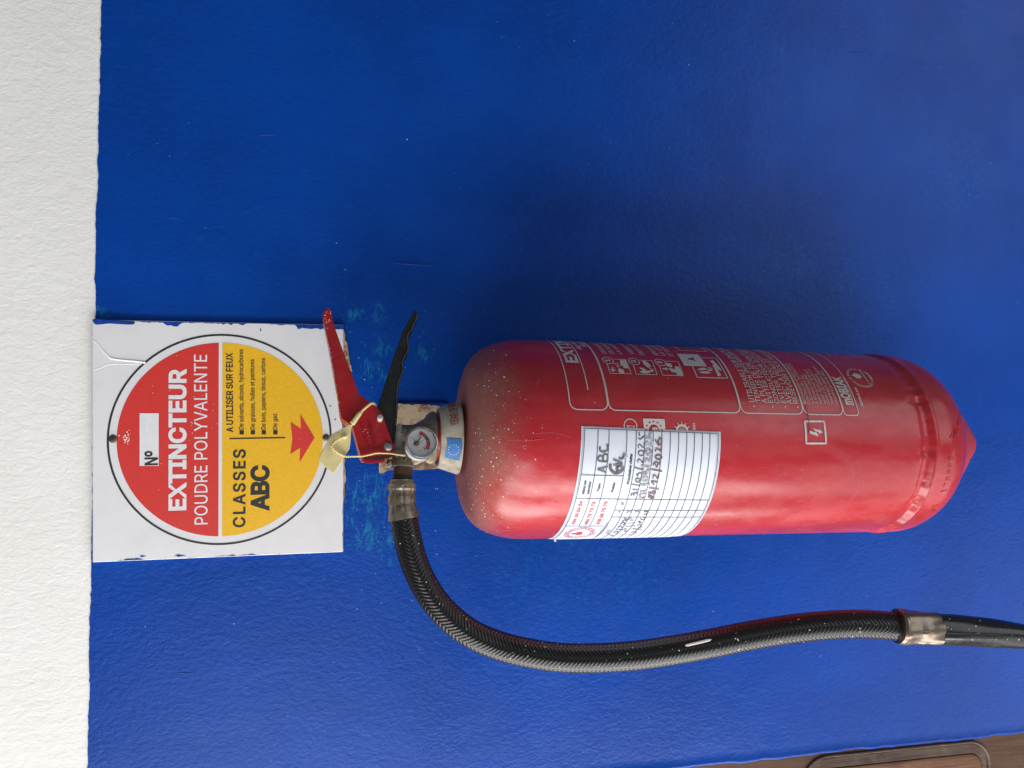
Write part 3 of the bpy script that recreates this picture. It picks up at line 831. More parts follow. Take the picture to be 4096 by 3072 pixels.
# ---- printing on the body
TH0 = 0.3542 * RB; ZL = [-.1626, -.1918, -.2988, -.3530, -.3889, -.4026]; SE = 1.95 * RB
paths = []
for i in range(5):
    zt_, zb_ = ZL[i] - 0.00035, ZL[i + 1] + 0.00035; r = 0.0055 if i < 4 else 0.003
    if i == 0: zt_ = ZL[0]
    if i == 4: zb_ = ZL[5]
    p = [(SE, zt_), (TH0 + r, zt_)]
    p += [(TH0 + r - r * math.sin(a), zt_ - r + r * math.cos(a)) for a in np.linspace(0, math.pi / 2, 8)[1:]]
    p += [(TH0 + r - r * math.cos(a), zb_ + r - r * math.sin(a)) for a in np.linspace(0, math.pi / 2, 8)]
    p += [(SE, zb_)]
    lines_body('printed_frame', [p], 0.00085, M['print'], body, 0.0004 + 0.00006 * (i % 2))
def tb(s, K, p0, pref, p1, pt, bold=0.016, mat='print', **kw):
    return text_body(s, K(*p0), pref, K(*p1) if p1 else None, K(*pt), M[mat], body, bold, level=True, **kw)
tb('EXTINCTEUR', K4, (417, 457), 'EXTI', (285, 172), (232, 455), 0.035)
u0 = CY(K4(556, 850))
lines_body('printed_rule', [[(u0.x, u0.y), (SE, u0.y)]], 0.0009, M['print'], body)
tb('6Kg POUDRE', K4, (470, 257), '6Kg', (433, 200), (405, 258), 0.03)
tb('34A 233B C', K4, (546, 222), None, None, (484, 226), 0.03, xs=0.8)
for s, p0, pt, pf, p1 in (('DEGAGER LE TUYAU', (832, 320), (770, 316), 'DEG', (798, 248)), ('DE SON SUPPORT', (950, 322), (882, 318), 'DE', (920, 268)), ('LA GOUPILLE', (1062, 327), (1000, 322), 'LA', (1030, 272)),
                  ('VISER LA BASE', (1248, 332), (1183, 327), 'VIS', (1218, 265)), ('DES FLAMMES', (1392, 339), (1325, 335), 'DES', (1352, 258)),
                  ('APPUYER SUR', (1608, 350), (1537, 346), 'APP', (1572, 280)), ('LE LEVIER', (1708, 352), (1648, 348), 'LE', (1682, 300)), ('ET CONTINUER', (1817, 355), (1752, 351), 'ET', (1785, 308))):
    tb(s, K4, p0, pf, p1, pt, 0.012)
for i, (cx, cy) in enumerate(((853, 418), (1237, 432), (1623, 446))):
    c = CY(K4(cx, cy)); e1 = CY(K4(cx - 80, cy + 2)); e2 = CY(K4(cx + 80, cy - 2)); r = abs(e1.y - e2.y) / 2
    lines_body('printed_circle', [circle2(c, r * 0.93)], 0.0008, M['print'], body, closed=True)
    text_body('123'[i], K4(cx + 34, cy + 22), '123'[i], K4(cx + 30, cy - 18), K4(cx - 36, cy + 22), M['print'], body, 0.04, level=True)
    dx, dy = cx - 853, cy - 418
    fr = [K4(x + dx, y + dy) for x, y in ((838, 468), (885, 607), (1192, 616), (1112, 406), (935, 402))]
    lines_body('printed_frame', [[tuple(CY(q)) for q in fr]], 0.0007, M['print'], body)
def pg(K, pts, smooth=0, mat='print', lift=0.00045): return poly_body([K(*p) for p in pts], M[mat], body, lift, smooth=smooth)
pg(K4, ((905, 512), (930, 516), (935, 550), (975, 553), (925, 587), (880, 545), (910, 548)))                      # arrow
pg(K4, ((985, 560), (1010, 572), (1000, 545), (1030, 530), (1040, 545), (1075, 550), (1095, 600), (1090, 610), (1030, 606), (1010, 585)), 2)
pg(K4, ((1030, 410), (1108, 410), (1155, 540), (1085, 532), (1068, 495), (1040, 498), (1025, 440)), 1)
lines_body('pictogram', [[tuple(CY(K4(*q))) for q in ((930, 465), (975, 470), (985, 450), (1000, 480), (980, 500), (1000, 525), (1020, 500), (990, 490))]], 0.0007, M['print'], body)
pg(K4, ((1310, 525), (1370, 530), (1410, 555), (1360, 560)), 2); pg(K4, ((1325, 580), (1400, 560), (1470, 590), (1440, 610), (1360, 605)), 3)
pg(K4, ((1440, 575), (1500, 555), (1525, 570), (1490, 590)), 2); pg(K4, ((1355, 430), (1400, 425), (1460, 470), (1490, 515), (1450, 510), (1410, 500), (1375, 470)), 2)
lines_body('pictogram', [[tuple(CY(K4(*q))) for q in ((1410, 500), (1480, 540), (1520, 555))]], 0.0009, M['print'], body)
pg(K4, ((1645, 530), (1695, 535), (1700, 515), (1742, 545), (1715, 570), (1705, 555), (1660, 550)))
pg(K4, ((1705, 460), (1780, 465), (1800, 515), (1780, 520), (1750, 515), (1720, 500)), 2)
pg(K4, ((1745, 530), (1790, 535), (1850, 560), (1865, 595), (1800, 590), (1770, 565)), 2)
pg(K4, ((1835, 505), (1900, 510), (1962, 638), (1870, 632), (1840, 560)), 1)
# class A square, next square at the horizon of the body
pg(K5, ((275, 327), (640, 338), (792, 543), (412, 532)))
text_body('A', K5(603, 450), 'A', K5(570, 393), K5(465, 405), M['print_red'], body, 0.05, lift=0.0006, level=True)
lines_body('printed_frame', [[tuple(CY(K5(*q))) for q in ((545, 540), (628, 727), (1145, 742), (945, 405), (700, 395))]], 0.0010, M['print'], body)
for pts in (((625, 600), (700, 565), (800, 575), (740, 605)), ((665, 635), (760, 625), (865, 645), (800, 665), (700, 655)), ((790, 565), (850, 560), (895, 580), (840, 578)), ((780, 605), (850, 592), (900, 600), (850, 622))):
    pg(K5, pts, 2)
pg(K5, ((850, 440), (900, 440), (1045, 600), (1030, 615), (985, 600), (900, 500), (860, 470)), 1)
pg(K5, ((880, 515), (920, 520), (990, 620), (1030, 690), (1020, 710), (975, 705), (930, 600)), 1)
lines_body('printed_frame', [[tuple(CY(K5(*q))) for q in ((235, 212), (330, 270), (800, 293), (690, 232))]], 0.0010, M['print'], body)
# usage text
for s, x0, pt, pf, x1, y1 in (('UTILISABLE SUR INSTALLATION', (1607, 1146), (1517, 1150), 'UTILISABLE', 1400, 590), ('TENSION INFERIEURE A 1000V', (1710, 1150), (1632, 1155), 'TENSION', 1565, 690),
                         ('A PLUS DE 1M.', (1825, 1168), (1735, 1160), 'A PLUS', 1700, 775), ('EVITER TOUT CONTACT', (1920, 1160), (1842, 1165), 'EVITER', 1795, 775),
                         ('CONDUCTEUR ELECTRIQUE', (2030, 1170), (1950, 1172), 'CONDUC', 1892, 712), ('EVITER TOUT CONTACT', (2135, 1165), (2058, 1170), 'EVITER', 2005, 775)):
    tb(s, K5, x0, pf, (x1, y1), pt, 0.008)
for s, x0, pt, pf, p1 in (('AVEC LA PEAU ET', (462, 1010), (372, 1012), 'AVEC', (372, 712)), ('RESEVOIR SOUS PRESSION', (562, 1004), (478, 1008), 'RESE', (480, 742))):
    tb(s, K6, x0, pf, p1, pt, 0.008)
for K, x, y in ((K5, 1592, 1218), (K5, 1913, 1225), (K5, 2126, 1228), (K6, 552, 1063)):
    lines_body('printed_dash', [[tuple(CY(K(x, y + 14))), tuple(CY(K(x - 3, y - 16)))]], 0.0011, M['print'], body)
for s, x0, pf, p1 in (('RECHARGER APRES USAGE', 702, 'RECHARGER', (578, 650)), ('CONTROLER L\'EXTINCTEUR', 770, 'CONTROLER', (652, 655)), ('LE RECHARGEMENT QUI', 838, 'LE REC', (775, 860)), ('DE RECHARGE CONFORME', 905, 'DE REC', (845, 860)),
                      ('AGENT EXTINCTEUR AUX', 972, 'AGENT', (925, 830)), ('AGENT PROPULSEUR A LA', 1040, 'AGENT', (990, 830)), ('COUPLE DE SERRAGE', 1102, 'COUPLE', (1052, 800)), ('TEMPERATURES LIMITES', 1172, 'TEMPERA', (1110, 735)), ('CERTIFICATION EN3', 1243, 'CERTIFICA', (1172, 690))):
    tb(s, K6, (x0, 1008 + (x0 - 700) * 0.02), pf, p1, (x0 - 47, 1010), 0.006)
tb('mOBIAK', K6, (1492, 1025), 'mOBIAK', (1300, 545), (1335, 1020), 0.035)
lines_body('printed_rule', [[tuple(CY(K6(1505, 1028))), tuple(CY(K6(1325, 560)))]], 0.0005, M['print'], body)
tb('Distribué par:', K6, (1668, 1050), 'Distribué par:', (1548, 722), (1625, 1045), 0.03)
lc = CY(K6(1612, 556)); lr = abs(CY(K6(1325, 430)).y - CY(K6(1905, 640)).y) / 2 * 0.92
arc_text("L'INTERNATIONALE DE PRESTATION", lc, lr * 0.84, lr * 0.15, math.radians(245), math.radians(5), M['print'], body, bold=0.04)
arc_text('ET DE SERVICES', lc, lr * 0.84, lr * 0.15, math.radians(0), math.radians(-105), M['print'], body, bold=0.04)
pg(K6, ((1455, 520), (1500, 510), (1490, 488), (1550, 495), (1600, 510), (1640, 550), (1600, 575), (1550, 570), (1500, 535)), 3)
text_body('LAGUNES', K6(1775, 660), 'LAGUNES', K6(1615, 425), K6(1745, 655), M['print'], body, 0.03, level=True)
text_body('INCENDIE', K6(1830, 610), 'INCENDIE', K6(1735, 470), K6(1800, 605), M['print'], body, 0.03, level=True)
# lightning box
bx_ = [CY(K11(*q)) for q in ((796, 660), (943, 660), (959, 827), (808, 827))]
lines_body('printed_frame', [[tuple(p) for p in bx_ + bx_[:1]]], 0.0016, M['print'], body)
pg(K6, ((748, 1452), (792, 1472), (868, 1490), (805, 1415), (915, 1452), (905, 1425), (978, 1487), (905, 1512), (912, 1487), (862, 1470), (907, 1558), (755, 1505)), lift=0.0005)
# approval marks peeping out above the paper label
ec = CY(K4(1183, 1375)); e1 = CY(K4(1180, 1252)); ez_ = CY(K4(1090, 1375))
lines_body('approval_mark', [circle2(ec, abs(ec.y - ez_.y) , 40, ry=None)], 0.0007, M['print'], body, closed=True)
text_body('CE17', K4(1240, 1440), 'CE17', K4(1225, 1370), K4(1130, 1440), M['print'], body, 0.03, level=True)
pg(K4, ((1365, 1270), (1685, 1278), (1700, 1520), (1390, 1510)))
sc_ = CY(K4(1530, 1440)); sR = abs(CY(K4(1530, 1315)).x - sc_.x)
V, Fc = [], []
for k in range(12):
    a = k * math.pi / 6; s_ = star2((sc_.x + sR * math.cos(a), sc_.y + sR * math.sin(a)), sR * 0.16, math.pi / 2)
    Fc.append(tuple(range(len(V), len(V) + 10))); V += s_
wrap('approval_mark', V, Fc, 0.0006, M['print_red'], body)
wrap('approval_mark', circle2(sc_, sR * 0.62, 32), [tuple(range(32))], 0.0006, M['print_red'], body)
text_body('B', K4(1575, 1450), 'B', K4(1570, 1400), K4(1500, 1452), M['print'], body, 0.04, level=True, lift=0.0008)
wc = CY(K4(1945, 1455)); wR = abs(CY(K4(1945, 1355)).x - wc.x)
wv, wf = ribbon2(circle2(wc, wR * 0.85, 48), wR * 0.3, True)
for k in range(12):
    a = k * math.pi / 6; d = Vector((math.cos(a), math.sin(a)))
    v, f = ribbon2([tuple(wc + d * wR * 0.12), tuple(wc + d * wR * 0.75)], wR * 0.07); f = [tuple(i + len(wv) for i in q) for q in f]; wv += v; wf += f
    v, f = ribbon2([tuple(wc + d * wR * 0.95), tuple(wc + d * wR * 1.35)], wR * 0.13); f = [tuple(i + len(wv) for i in q) for q in f]; wv += v; wf += f
wrap('approval_mark', wv, wf, 0.00045, M['print'], body)
text_body('2021', K4(2138, 1435), '2021', K4(2132, 1335), K4(2103, 1432), M['print'], body, 0.03, level=True)

# scratches
for k in range(9):
    o_ = k * 9 + random.uniform(-4, 4); x_ = 1095 + o_ * 1.3
    arc_ = [K11(x_ + 60 * math.sin(t * 1.6) + 12 * math.sin(k + t), 890 + 330 * t + 6 * k) for t in np.linspace(0.1 * (k % 3), 1 - 0.12 * (k % 4), 10)]
    lines_body('scratch', [[tuple(CY(q)) for q in arc_]], 0.00022, M['chalk'], body, 0.00012)
for k in range(14):
    x_, y_ = random.uniform(1960, 3500), random.uniform(1480, 2080)
    if 2200 < x_ < 2920 and y_ > 1680: continue
    L_ = random.uniform(30, 150)
    lines_body('scratch', [[tuple(CY((x_ + L_ * t, y_ + L_ * random.uniform(-.1, .1) * t))) for t in (0, .5, 1)]], random.uniform(.00016, .0003), M['chalk'], body, 0.00012)
lines_body('scuff_line', [[tuple(CY(K6(*q))) for q in ((688, 1010), (690, 1070), (708, 1130), (722, 1200), (738, 1300), (746, 1420), (742, 1500))]], 0.0005, M['ink'], body, 0.0007)

# stamped numbers on the bottom dome
def dome_r(z):
    pr = [p for p in prof if p[1] < ZW - .012]
    return float(np.interp(-z, [-p[1] for p in pr], [p[0] for p in pr]))
def dome_pt(px):
    v = ray(px); t = 0.40
    while t < 0.9:
        p = CAM + v * t; rr = math.hypot(p.x - BX, p.y - BY)
        if -0.60 < p.z < ZW - .016 and rr < dome_r(p.z): break
        t += 0.0004
    return p, math.atan2(p.x - BX, -(p.y - BY))
def stamped(s, pa, pb, hgt):
    A, a0 = dome_pt(K16(*pa)); B, a1 = dome_pt(K16(*pb))
    v, f = glyphs(s, 0.01, 1.15); u = (v[:, 0] - v[:, 0].min()) / (v[:, 0].max() - v[:, 0].min())
    verts = []
    for x, y in zip(u, v[:, 1] / _CAP):
        a = a0 + (a1 - a0) * x; z = A.z + (B.z - A.z) * x + y * hgt; r = dome_r(z) + 0.0005
        verts.append(Vector((BX + r * math.sin(a), BY - r * math.cos(a), z)))
    return mesh('stamped_number', verts, f, M['red'], body)
stamped('178992', (400, 1245), (470, 930), 0.0052)
stamped('2021 PTZ7BAR 28 1881', (470, 770), (150, 100), 0.0052)
stamped('JX', (300, 1415), (335, 1345), 0.0052)

# paint specks on the shoulder and the front
pl = []
for k in range(330):
    a = random.gauss(-0.15, 0.75); t = min(1, abs(random.gauss(0.55, 0.26)))
    i = min(len(prof) - 2, int(2 + t * 22)); r, z = prof[i]; r2, z2 = prof[i + 1]; q = random.random(); r += (r2 - r) * q; z += (z2 - z) * q
    if random.random() < 0.14: r = RB; z = random.uniform(-0.20, -0.14)
    n = Vector((math.sin(a) * (-(z2 - z) + .001), -math.cos(a) * (-(z2 - z) + .001), (r2 - r) + 1e-4))
    pl.append((Vector((BX + r * math.sin(a), BY - r * math.cos(a), z)), n, random.choice((.00018, .0002, .00022, .00026, .0003, .0004, .0006))))
for k in range(26):
    a = random.uniform(-1, 1.2); pl.append((to_body(a * RB, random.uniform(-.43, -.15), 0), Vector((math.sin(a), -math.cos(a), 0)), .0003))
specks('paint_specks', pl, M['speck'], body)

# ---- paper inspection label wrapped on the body
A_, B_ = CY(K7(385, 75)), CY(K7(2093, 145)); L3, R3 = CY(K7(150, 1300)), CY(K7(1900, 1150))
dL = (L3 - A_) / abs(L3.x - A_.x); dR = (R3 - B_) / abs(R3.x - B_.x)
LW = 0.128
def lab(u, v):                      # u down the paper from its right edge (0..1 of LW), v along the other side
    p = A_ + dL * (u * LW); q = B_ + dR * (u * LW)
    return p.lerp(q, v)
NU, NV = 60, 10
V, Fc = [], []
for i in range(NU + 1):
    for j in range(NV + 1):
        p = lab(i / NU, j / NV); lift = 0.0008
        if i in (0, NU) or j in (0, NV): lift = 0.0003
        V.append(to_body(p.x, p.y, lift))
for i in range(NU):
    for j in range(NV): Fc.append((i * (NV + 1) + j, (i + 1) * (NV + 1) + j, (i + 1) * (NV + 1) + j + 1, i * (NV + 1) + j + 1))
# tuck the rim in by a hair so that the sheet reads as paper with an edge
label = mesh('inspection_label', V, Fc, M['paper'], ext, True)
if label.data.polygons[5].normal.y > 0: label.data.flip_normals()
LL = 0.0011
def ll(K, pts, w=0.00042, mat='ink_line', name='printed_rule', ext_=0.0, lift=LL):
    return [tuple(CY(K(*p))) for p in pts]
def lerp2(a, b, t): return (a[0] + (b[0] - a[0]) * t, a[1] + (b[1] - a[1]) * t)
zr = lambda x: (x - 385) / (2093 - 385)
top = lambda x: 105 + (x - 422) * 0.0455
rows_x = [422, 587, 722, 940, 1055, 1160, 1262, 1370, 1473, 1575, 1675, 1768, 1865, 1957, 2060]
ptop = [CY(K7(x, top(x))) for x in rows_x]
def vfrac(p):                       # which v of the label a point lies on
    q0, q1 = A_, B_; d = q1 - q0; return (p - q0).dot(d) / d.dot(d)
vr = [vfrac(p) for p in ptop]; u_top = 0.012
def ufrac(px): return (A_.x - CY(K7(*px)).x) / LW
uc = {'c1': ufrac((388, 668)), 'c2': ufrac((335, 955)), 'c3': ufrac((1340, 1080)), 'c4': ufrac((1300, 1164)), 'c5': ufrac((430, 1287))}
ue = 0.99
seg = lambda u0, v0, u1, v1: [tuple(lab(u0, v0)), tuple(lab(u1, v1))]
rules = [seg(u_top, vr[0], u_top, vr[-1]), seg(u_top, vr[0], ue, vr[0]), seg(u_top, vr[-1], ue, vr[-1])]
for k in range(1, 14):
    rules.append(seg(u_top, vr[k], uc['c5'] if k < 3 else ue, vr[k]))
rules += [seg(uc['c1'], vr[0], uc['c1'], vr[3]), seg(uc['c2'], vr[0], uc['c2'], vr[-1]), seg(uc['c3'], vr[3], uc['c3'], vr[-1]), seg(uc['c4'], vr[3] , uc['c4'], vr[-1]), seg(uc['c5'], vr[0], uc['c5'], vr[3] - .02)]
lines_body('printed_rules', rules, 0.00052, M['ink_line'], label, LL)
rules = [seg(0.005, 0.010, 0.005, 0.990), seg(0.005, 0.010, ue, 0.010), seg(0.005, 0.990, ue, 0.990)]
lines_body('printed_rules', rules, 0.00015, M['ink_line'], label, LL)
def lt(s, K, p0, p1, pt, mat='ink', bold=0.03, **kw):
    return text_body(s, K(*p0), s, K(*p1), K(*pt), M[mat], label, bold, lift=LL, **kw)
lt('Mise en', K7, (416, 903), (444, 740), (386, 901)); lt('service', K7, (474, 905), (502, 752), (444, 903)); lt('Type', K7, (594, 875), (618, 775), (566, 873)); lt('Poids', K7, (772, 880), (798, 762), (743, 878))
lt('Prochaine visite', K7, (966, 782), (1008, 415), (935, 780)); lt('R', K7, (904, 1027), (908, 998), (867, 1025), bold=0); lt('V', K7, (866, 1130), (870, 1103), (828, 1128), bold=0)
lt('624 15 84 34', K10, (409, 907), (552, 522), (359, 897), 'ink_red', 0.03); lt('656 73 73 73', K10, (628, 910), (772, 528), (575, 898), 'ink_red', 0.03); lt('628 68 75 75', K10, (830, 907), (980, 523), (776, 893), 'ink_red', 0.03)
lt('DATE', K10, (985, 1062), (1036, 995), (948, 1052), 'ink', 0.0); lt('serviceincendie@yopress.com', K10, (795, 1112), (988, 875), (775, 1098), 'ink', 0.0)
ms = CY(K10(500, 1062)); mr = abs(CY(K10(232, 1100)).y - CY(K10(765, 1050)).y) / 2
for q in (1.0, 0.74): lines_body('stamp_ring', [circle2(ms, mr * q, 60)], 0.0004, M['ink_red'], label, LL, closed=True)
arc_text('INTERNATIONALE DE PRESTATION ET SERVICES', ms, mr * 0.79, mr * 0.15, math.radians(230), math.radians(-120), M['ink_red'], label, LL, 0.02)
wrap('stamp_flame', [(ms.x + x * mr, ms.y + y * mr) for x, y in smooth_closed([(0, .6), (.16, .25), (.3, .1), (.2, -.15), (-.2, -.15), (-.26, .1), (-.1, .3)], 3)], [tuple(range(21))], LL, M['ink_red'], label)
arc = CY(K10(540, 1110))
# handwriting
def pen(strokes, K, w, mat, lift=LL + 0.00015):
    V, Fc = [], []
    for s in strokes:
        if s[0] == 'o':
            pts = [(s[1] + s[3] * math.cos(t), s[2] + s[4] * math.sin(t)) for t in np.linspace(0, 6.6, 26)]
        else: pts = smooth_open(s, 5)
        pts = [tuple(CY(K(*p))) for p in pts]
        V2, F2 = ribbon2(pts, w * random.uniform(0.70, 0.92)); k = len(V); V += V2; Fc += [tuple(i + k for i in q) for q in F2]
    # lift each stroke a hair above the one before
    return wrap('handwriting', V, Fc, lift, M[mat], label)
pen([[(680, 637), (630, 618), (582, 600), (640, 585), (705, 567)]], K7, .0016, 'pen_dark'); pen([[(650, 620), (655, 572)]], K7, .0011, 'pen_dark', LL + .0003)
pen([[(705, 508), (592, 497), (598, 440), (640, 450), (645, 490), (655, 425), (700, 430), (700, 505)]], K7, .0016, 'pen_dark'); pen([[(610, 325), (608, 370), (650, 388), (705, 360), (692, 298)]], K7, .0016, 'pen_dark')
pen([[(735, 535), (740, 600), (790, 645), (860, 632), (885, 580), (850, 555), (815, 590), (835, 625)]], K7, .0030, 'pen_dark'); pen([[(770, 550), (880, 530)]], K7, .0018, 'pen_dark', LL + .0003); pen([[(768, 480), (885, 527)], [(838, 460), (880, 472), (905, 405)]], K7, .0018, 'pen_dark', LL + .00045); pen([[(890, 470), (945, 435)]], K7, .0020, 'pen_grey')
pen([[(240, 1610), (235, 1570), (270, 1555), (300, 1590), (310, 1545), (360, 1540), (370, 1590)], [(265, 1465), (395, 1480)], [(250, 1355), (340, 1368), (430, 1390)], ('o', 380, 1265, 48, 42), [(345, 1130), (380, 1165), (400, 1115), (470, 1108)],
     [(310, 985), (420, 1018), (520, 1020)], [(390, 880), (380, 830), (420, 810), (470, 860), (500, 870), (515, 765)], ('o', 455, 675, 62, 55), [(400, 570), (390, 510), (430, 485), (480, 540), (520, 545), (525, 455)], [(390, 345), (440, 375), (490, 330), (535, 320), (545, 375)], [(410, 218), (420, 300)]], K8, .00105, 'pen_dark')
pen([('o', 485, 1610, 62, 48), [(430, 1525), (500, 1515), (570, 1495)], [(430, 1365), (540, 1370), (650, 1345)], ('o', 545, 1245, 62, 48), [(490, 1165), (520, 1100), (560, 1130), (590, 1060), (640, 1050), (650, 1150)], [(460, 940), (510, 960), (680, 970)],
     [(530, 880), (570, 800), (610, 830), (650, 850), (670, 740)], ('o', 615, 650, 58, 60), [(545, 540), (580, 440), (620, 480), (690, 510), (690, 400)], [(535, 290), (580, 340), (660, 350), (640, 260), (690, 230)]], K8, .0019, 'pen_grey', LL + .0003)
pen([[(750, 1625), (610, 1615), (740, 1680)], ('o', 645, 1550, 26, 26), ('o', 735, 1530, 34, 30), [(625, 1425), (740, 1440), (850, 1460)], [(820, 1300), (680, 1290), (745, 1360)], [(710, 1225), (720, 1165), (760, 1155), (820, 1225), (845, 1130)], [(680, 1030), (800, 1045), (915, 1070)],
     [(715, 945), (740, 890), (770, 930), (800, 975), (820, 880), (740, 870)], [(845, 930), (860, 870), (880, 820)], ('o', 835, 760, 70, 46), [(760, 640), (790, 580), (850, 600), (890, 640), (900, 530)], [(760, 385), (830, 480), (890, 470), (905, 390), (870, 345), (830, 420), (835, 520)]], K8, .0012, 'pen_brown', LL + .00045)
pen([[(1300, 680), (1390, 722)], [(1430, 668), (1530, 712)]], K10, .0012, 'pen_grey'); pen([[(1290, 718), (1390, 678)], [(1432, 705), (1520, 662)]], K10, .0012, 'pen_grey', LL + .0003); pen([[(1590, 695), (1650, 690), (1640, 735), (1590, 730)]], K10, .0010, 'pen_brown')
pen([[(1255, 800), (1330, 825), (1335, 780)], [(1225, 860), (1260, 830), (1300, 850)], [(1190, 905), (1240, 870), (1275, 900), (1230, 915)], [(1150, 965), (1190, 925), (1220, 960)], [(1115, 985), (1240, 995)], [(1080, 1050), (1120, 1020), (1160, 1040), (1110, 1060)], [(1010, 1080), (1080, 1100)]], K10, .0010, 'pen_dark')
pen([[(1350, 800), (1420, 840), (1350, 840)], [(1320, 890), (1440, 880)], [(1280, 940), (1440, 930)], [(1230, 1000), (1290, 980), (1270, 1030), (1330, 1010)], [(1150, 1090), (1240, 1080)]], K10, .0011, 'pen_grey')
pen([[(1530, 800), (1560, 830), (1610, 800), (1570, 780)], [(1490, 850), (1545, 870), (1500, 880)], [(1480, 930), (1530, 905), (1550, 950), (1490, 960)], [(1400, 980), (1550, 990)], [(1370, 1050), (1440, 1020), (1460, 1050), (1400, 1065)], [(1290, 1085), (1400, 1080)]], K10, .0009, 'pen_brown')
pen([[(1430, 655), (1440, 660)]], K8, .0004, 'pen_dark')
# torn corner curling off the label at the edge of the body
q0 = to_body(*lab(0.86, 0.0), 0.001)
tc = [P(K10(*q), q0.y) for q in ((95, 1125), (68, 1140), (66, 1180), (74, 1222), (112, 1218), (92, 1170), (108, 1140))]
prism('torn_corner', tc, Vector((0, 0.0005, 0)), M['white_run'], label)

# ---- collar, neck and valve
AL = math.radians(16)               # the valve is turned a little to the right
VE = Vector((math.cos(AL), math.sin(AL), 0)); VN = Vector((math.sin(AL), -math.cos(AL), 0)); VZ = Vector((0, 0, 1)); VO = Vector((BX, BY, 0))
zc0, zc1 = zax(K2(1352, 0)[0], 0.0235), zax(K2(1712, 0)[0], 0.029)
collar = lathe_mesh('collar', [(0.0195, zc0 - .003), (0.0222, zc0 + .0004), (0.0236, zc0), (0.0243, zc0 - 0.0012), (0.0284, zc1 + .0018), (0.0290, zc1 + .0006), (0.0287, zc1 - .0006), (0.024, zc1 - .0012)], M['collar'], ext, 72, MB)
def col_pt(px, lift=0.0004):
    # on the sloping collar
    v = ray(px); t = 0.42
    while t < 0.7:
        p = CAM + v * t; k = (p.z - zc0) / (zc1 - zc0); r = 0.0240 + (0.0289 - 0.0240) * k + lift
        if (p.x - BX)**2 + (p.y - BY)**2 < r * r and -0.2 < k < 1.2: return p
        t += 0.0003
    return p
def col_sz(a, z, lift=0.0006):
    k = (z - zc0) / (zc1 - zc0); r = 0.0240 + 0.0049 * k + lift
    return Vector((BX + r * math.sin(a), BY - r * math.cos(a), z))
def col_az(px):
    p = col_pt(px); return math.atan2(p.x - BX, BY - p.y), p.z
a0, z0 = col_az(K2(1640, 590)); a1, z1 = col_az(K2(1620, 375)); _, zt0 = col_az(K2(1500, 610))
v, f = glyphs('YEAR OF MANUFACT.', 0.008); vp, _f = glyphs('YEAR', 0.008); kk = (a1 - a0) / (vp[:, 0].max() - v[:, 0].min())
mesh('lettering', [col_sz(a0 + (x - v[:, 0].min()) * kk, z0 + y / _CAP * (zt0 - z0)) for x, y, _ in v], f, M['collar_print'], collar)
# flag: blue field and ring of stars
def resample(p, n):
    p = [col_az(K2(*q)) for q in p]; t = np.linspace(0, 1, len(p)); u = np.linspace(0, 1, n)
    return list(zip(np.interp(u, t, [q[0] for q in p]), np.interp(u, t, [q[1] for q in p])))
fa = resample([(1435, 805), (1448, 880), (1432, 960), (1410, 1030), (1405, 1120)], 12)
fb = resample([(1690, 810), (1693, 870), (1700, 940), (1680, 1020), (1660, 1100), (1650, 1172)], 12)
V = [col_sz(a_[0] + (b_[0] - a_[0]) * k / 5, a_[1] + (b_[1] - a_[1]) * k / 5) for a_, b_ in zip(fa, fb) for k in range(6)]
mesh('flag', V, [(r * 6 + k, r * 6 + k + 1, r * 6 + k + 7, r * 6 + k + 6) for r in range(11) for k in range(5)], M['flag'], collar, True)
V, Fc = [], []
for k in range(12):
    a = k * math.pi / 6; ca, cz = col_az(K2(1553 + 88 * math.cos(a), 990 + 82 * math.sin(a)))
    Fc.append(tuple(range(len(V), len(V) + 10))); V += [col_sz(ca + x / 0.027, cz + y, 0.0009) for x, y in star2((0, 0), 0.00062)]
mesh('flag_stars', V, Fc, M['star'], collar)
# round hole edge in the collar's side
zf = zax(K2(1290, 0)[0], 0.02)
lathe_mesh('neck_ring', [(0.0175, zf + .001), (0.0182, zf), (0.0182, zc0 - .004), (0.0175, zc0 - .006)], M['collar_red'], ext, 48, MB)
zfl = zax(K2(1250, 0)[0], 0.0205); zk = zax(K2(1080, 0)[0], 0.012); zk2 = zax(K2(900, 0)[0], 0.010); ztop = zax(K2(640, 0)[0], 0.010)
valve = lathe_mesh('valve_body', [(0.018, zf - .0005), (0.0203, zf + .0002), (0.0208, zfl), (0.0200, zfl + .002), (0.0185, zfl + .004), (0.0145, zk), (0.0108, zk + .006), (0.0098, zk2), (0.0098, ztop - .002), (0.009, ztop)], M['valve'], ext, 48, MB)
def VP(px, d): return PP(px, VO + VN * d, VN)      # a photo pixel on the valve's own front plane, d in front of its axis
prism('valve_block', [VP(K2(*q), 0.0105) for q in ((612, 562), (640, 548), (690, 552), (700, 690), (760, 700), (960, 720), (960, 1000), (900, 1080), (565, 1080), (580, 900))], -VN * 0.021, M['valve'], valve, 0.0012, 2)
prism('lug', [VP(K2(*q), 0.0125) for q in ((605, 555), (690, 550), (700, 580), (692, 715), (608, 718))], -VN * 0.025, M['valve'], valve, 0.0012, 2)
prism('lug', [VP(K2(*q), 0.0125) for q in ((585, 965), (660, 960), (668, 990), (660, 1098), (580, 1095))], -VN * 0.025, M['valve'], valve, 0.0012, 2)
oc0 = VP(K2(735, 960), 0.0); oc1 = VP(K2(715, 1283), 0.0); od = (oc1 - oc0).normalized(); oL = (oc1 - oc0).length
MO = align(oc0, od)
lathe_mesh('outlet', [(0.0088, 0), (0.0090, oL - .0015), (0.0093, oL - .0010), (0.0093, oL - .0002), (0.0086, oL)], M['valve'], valve, 40, MO)
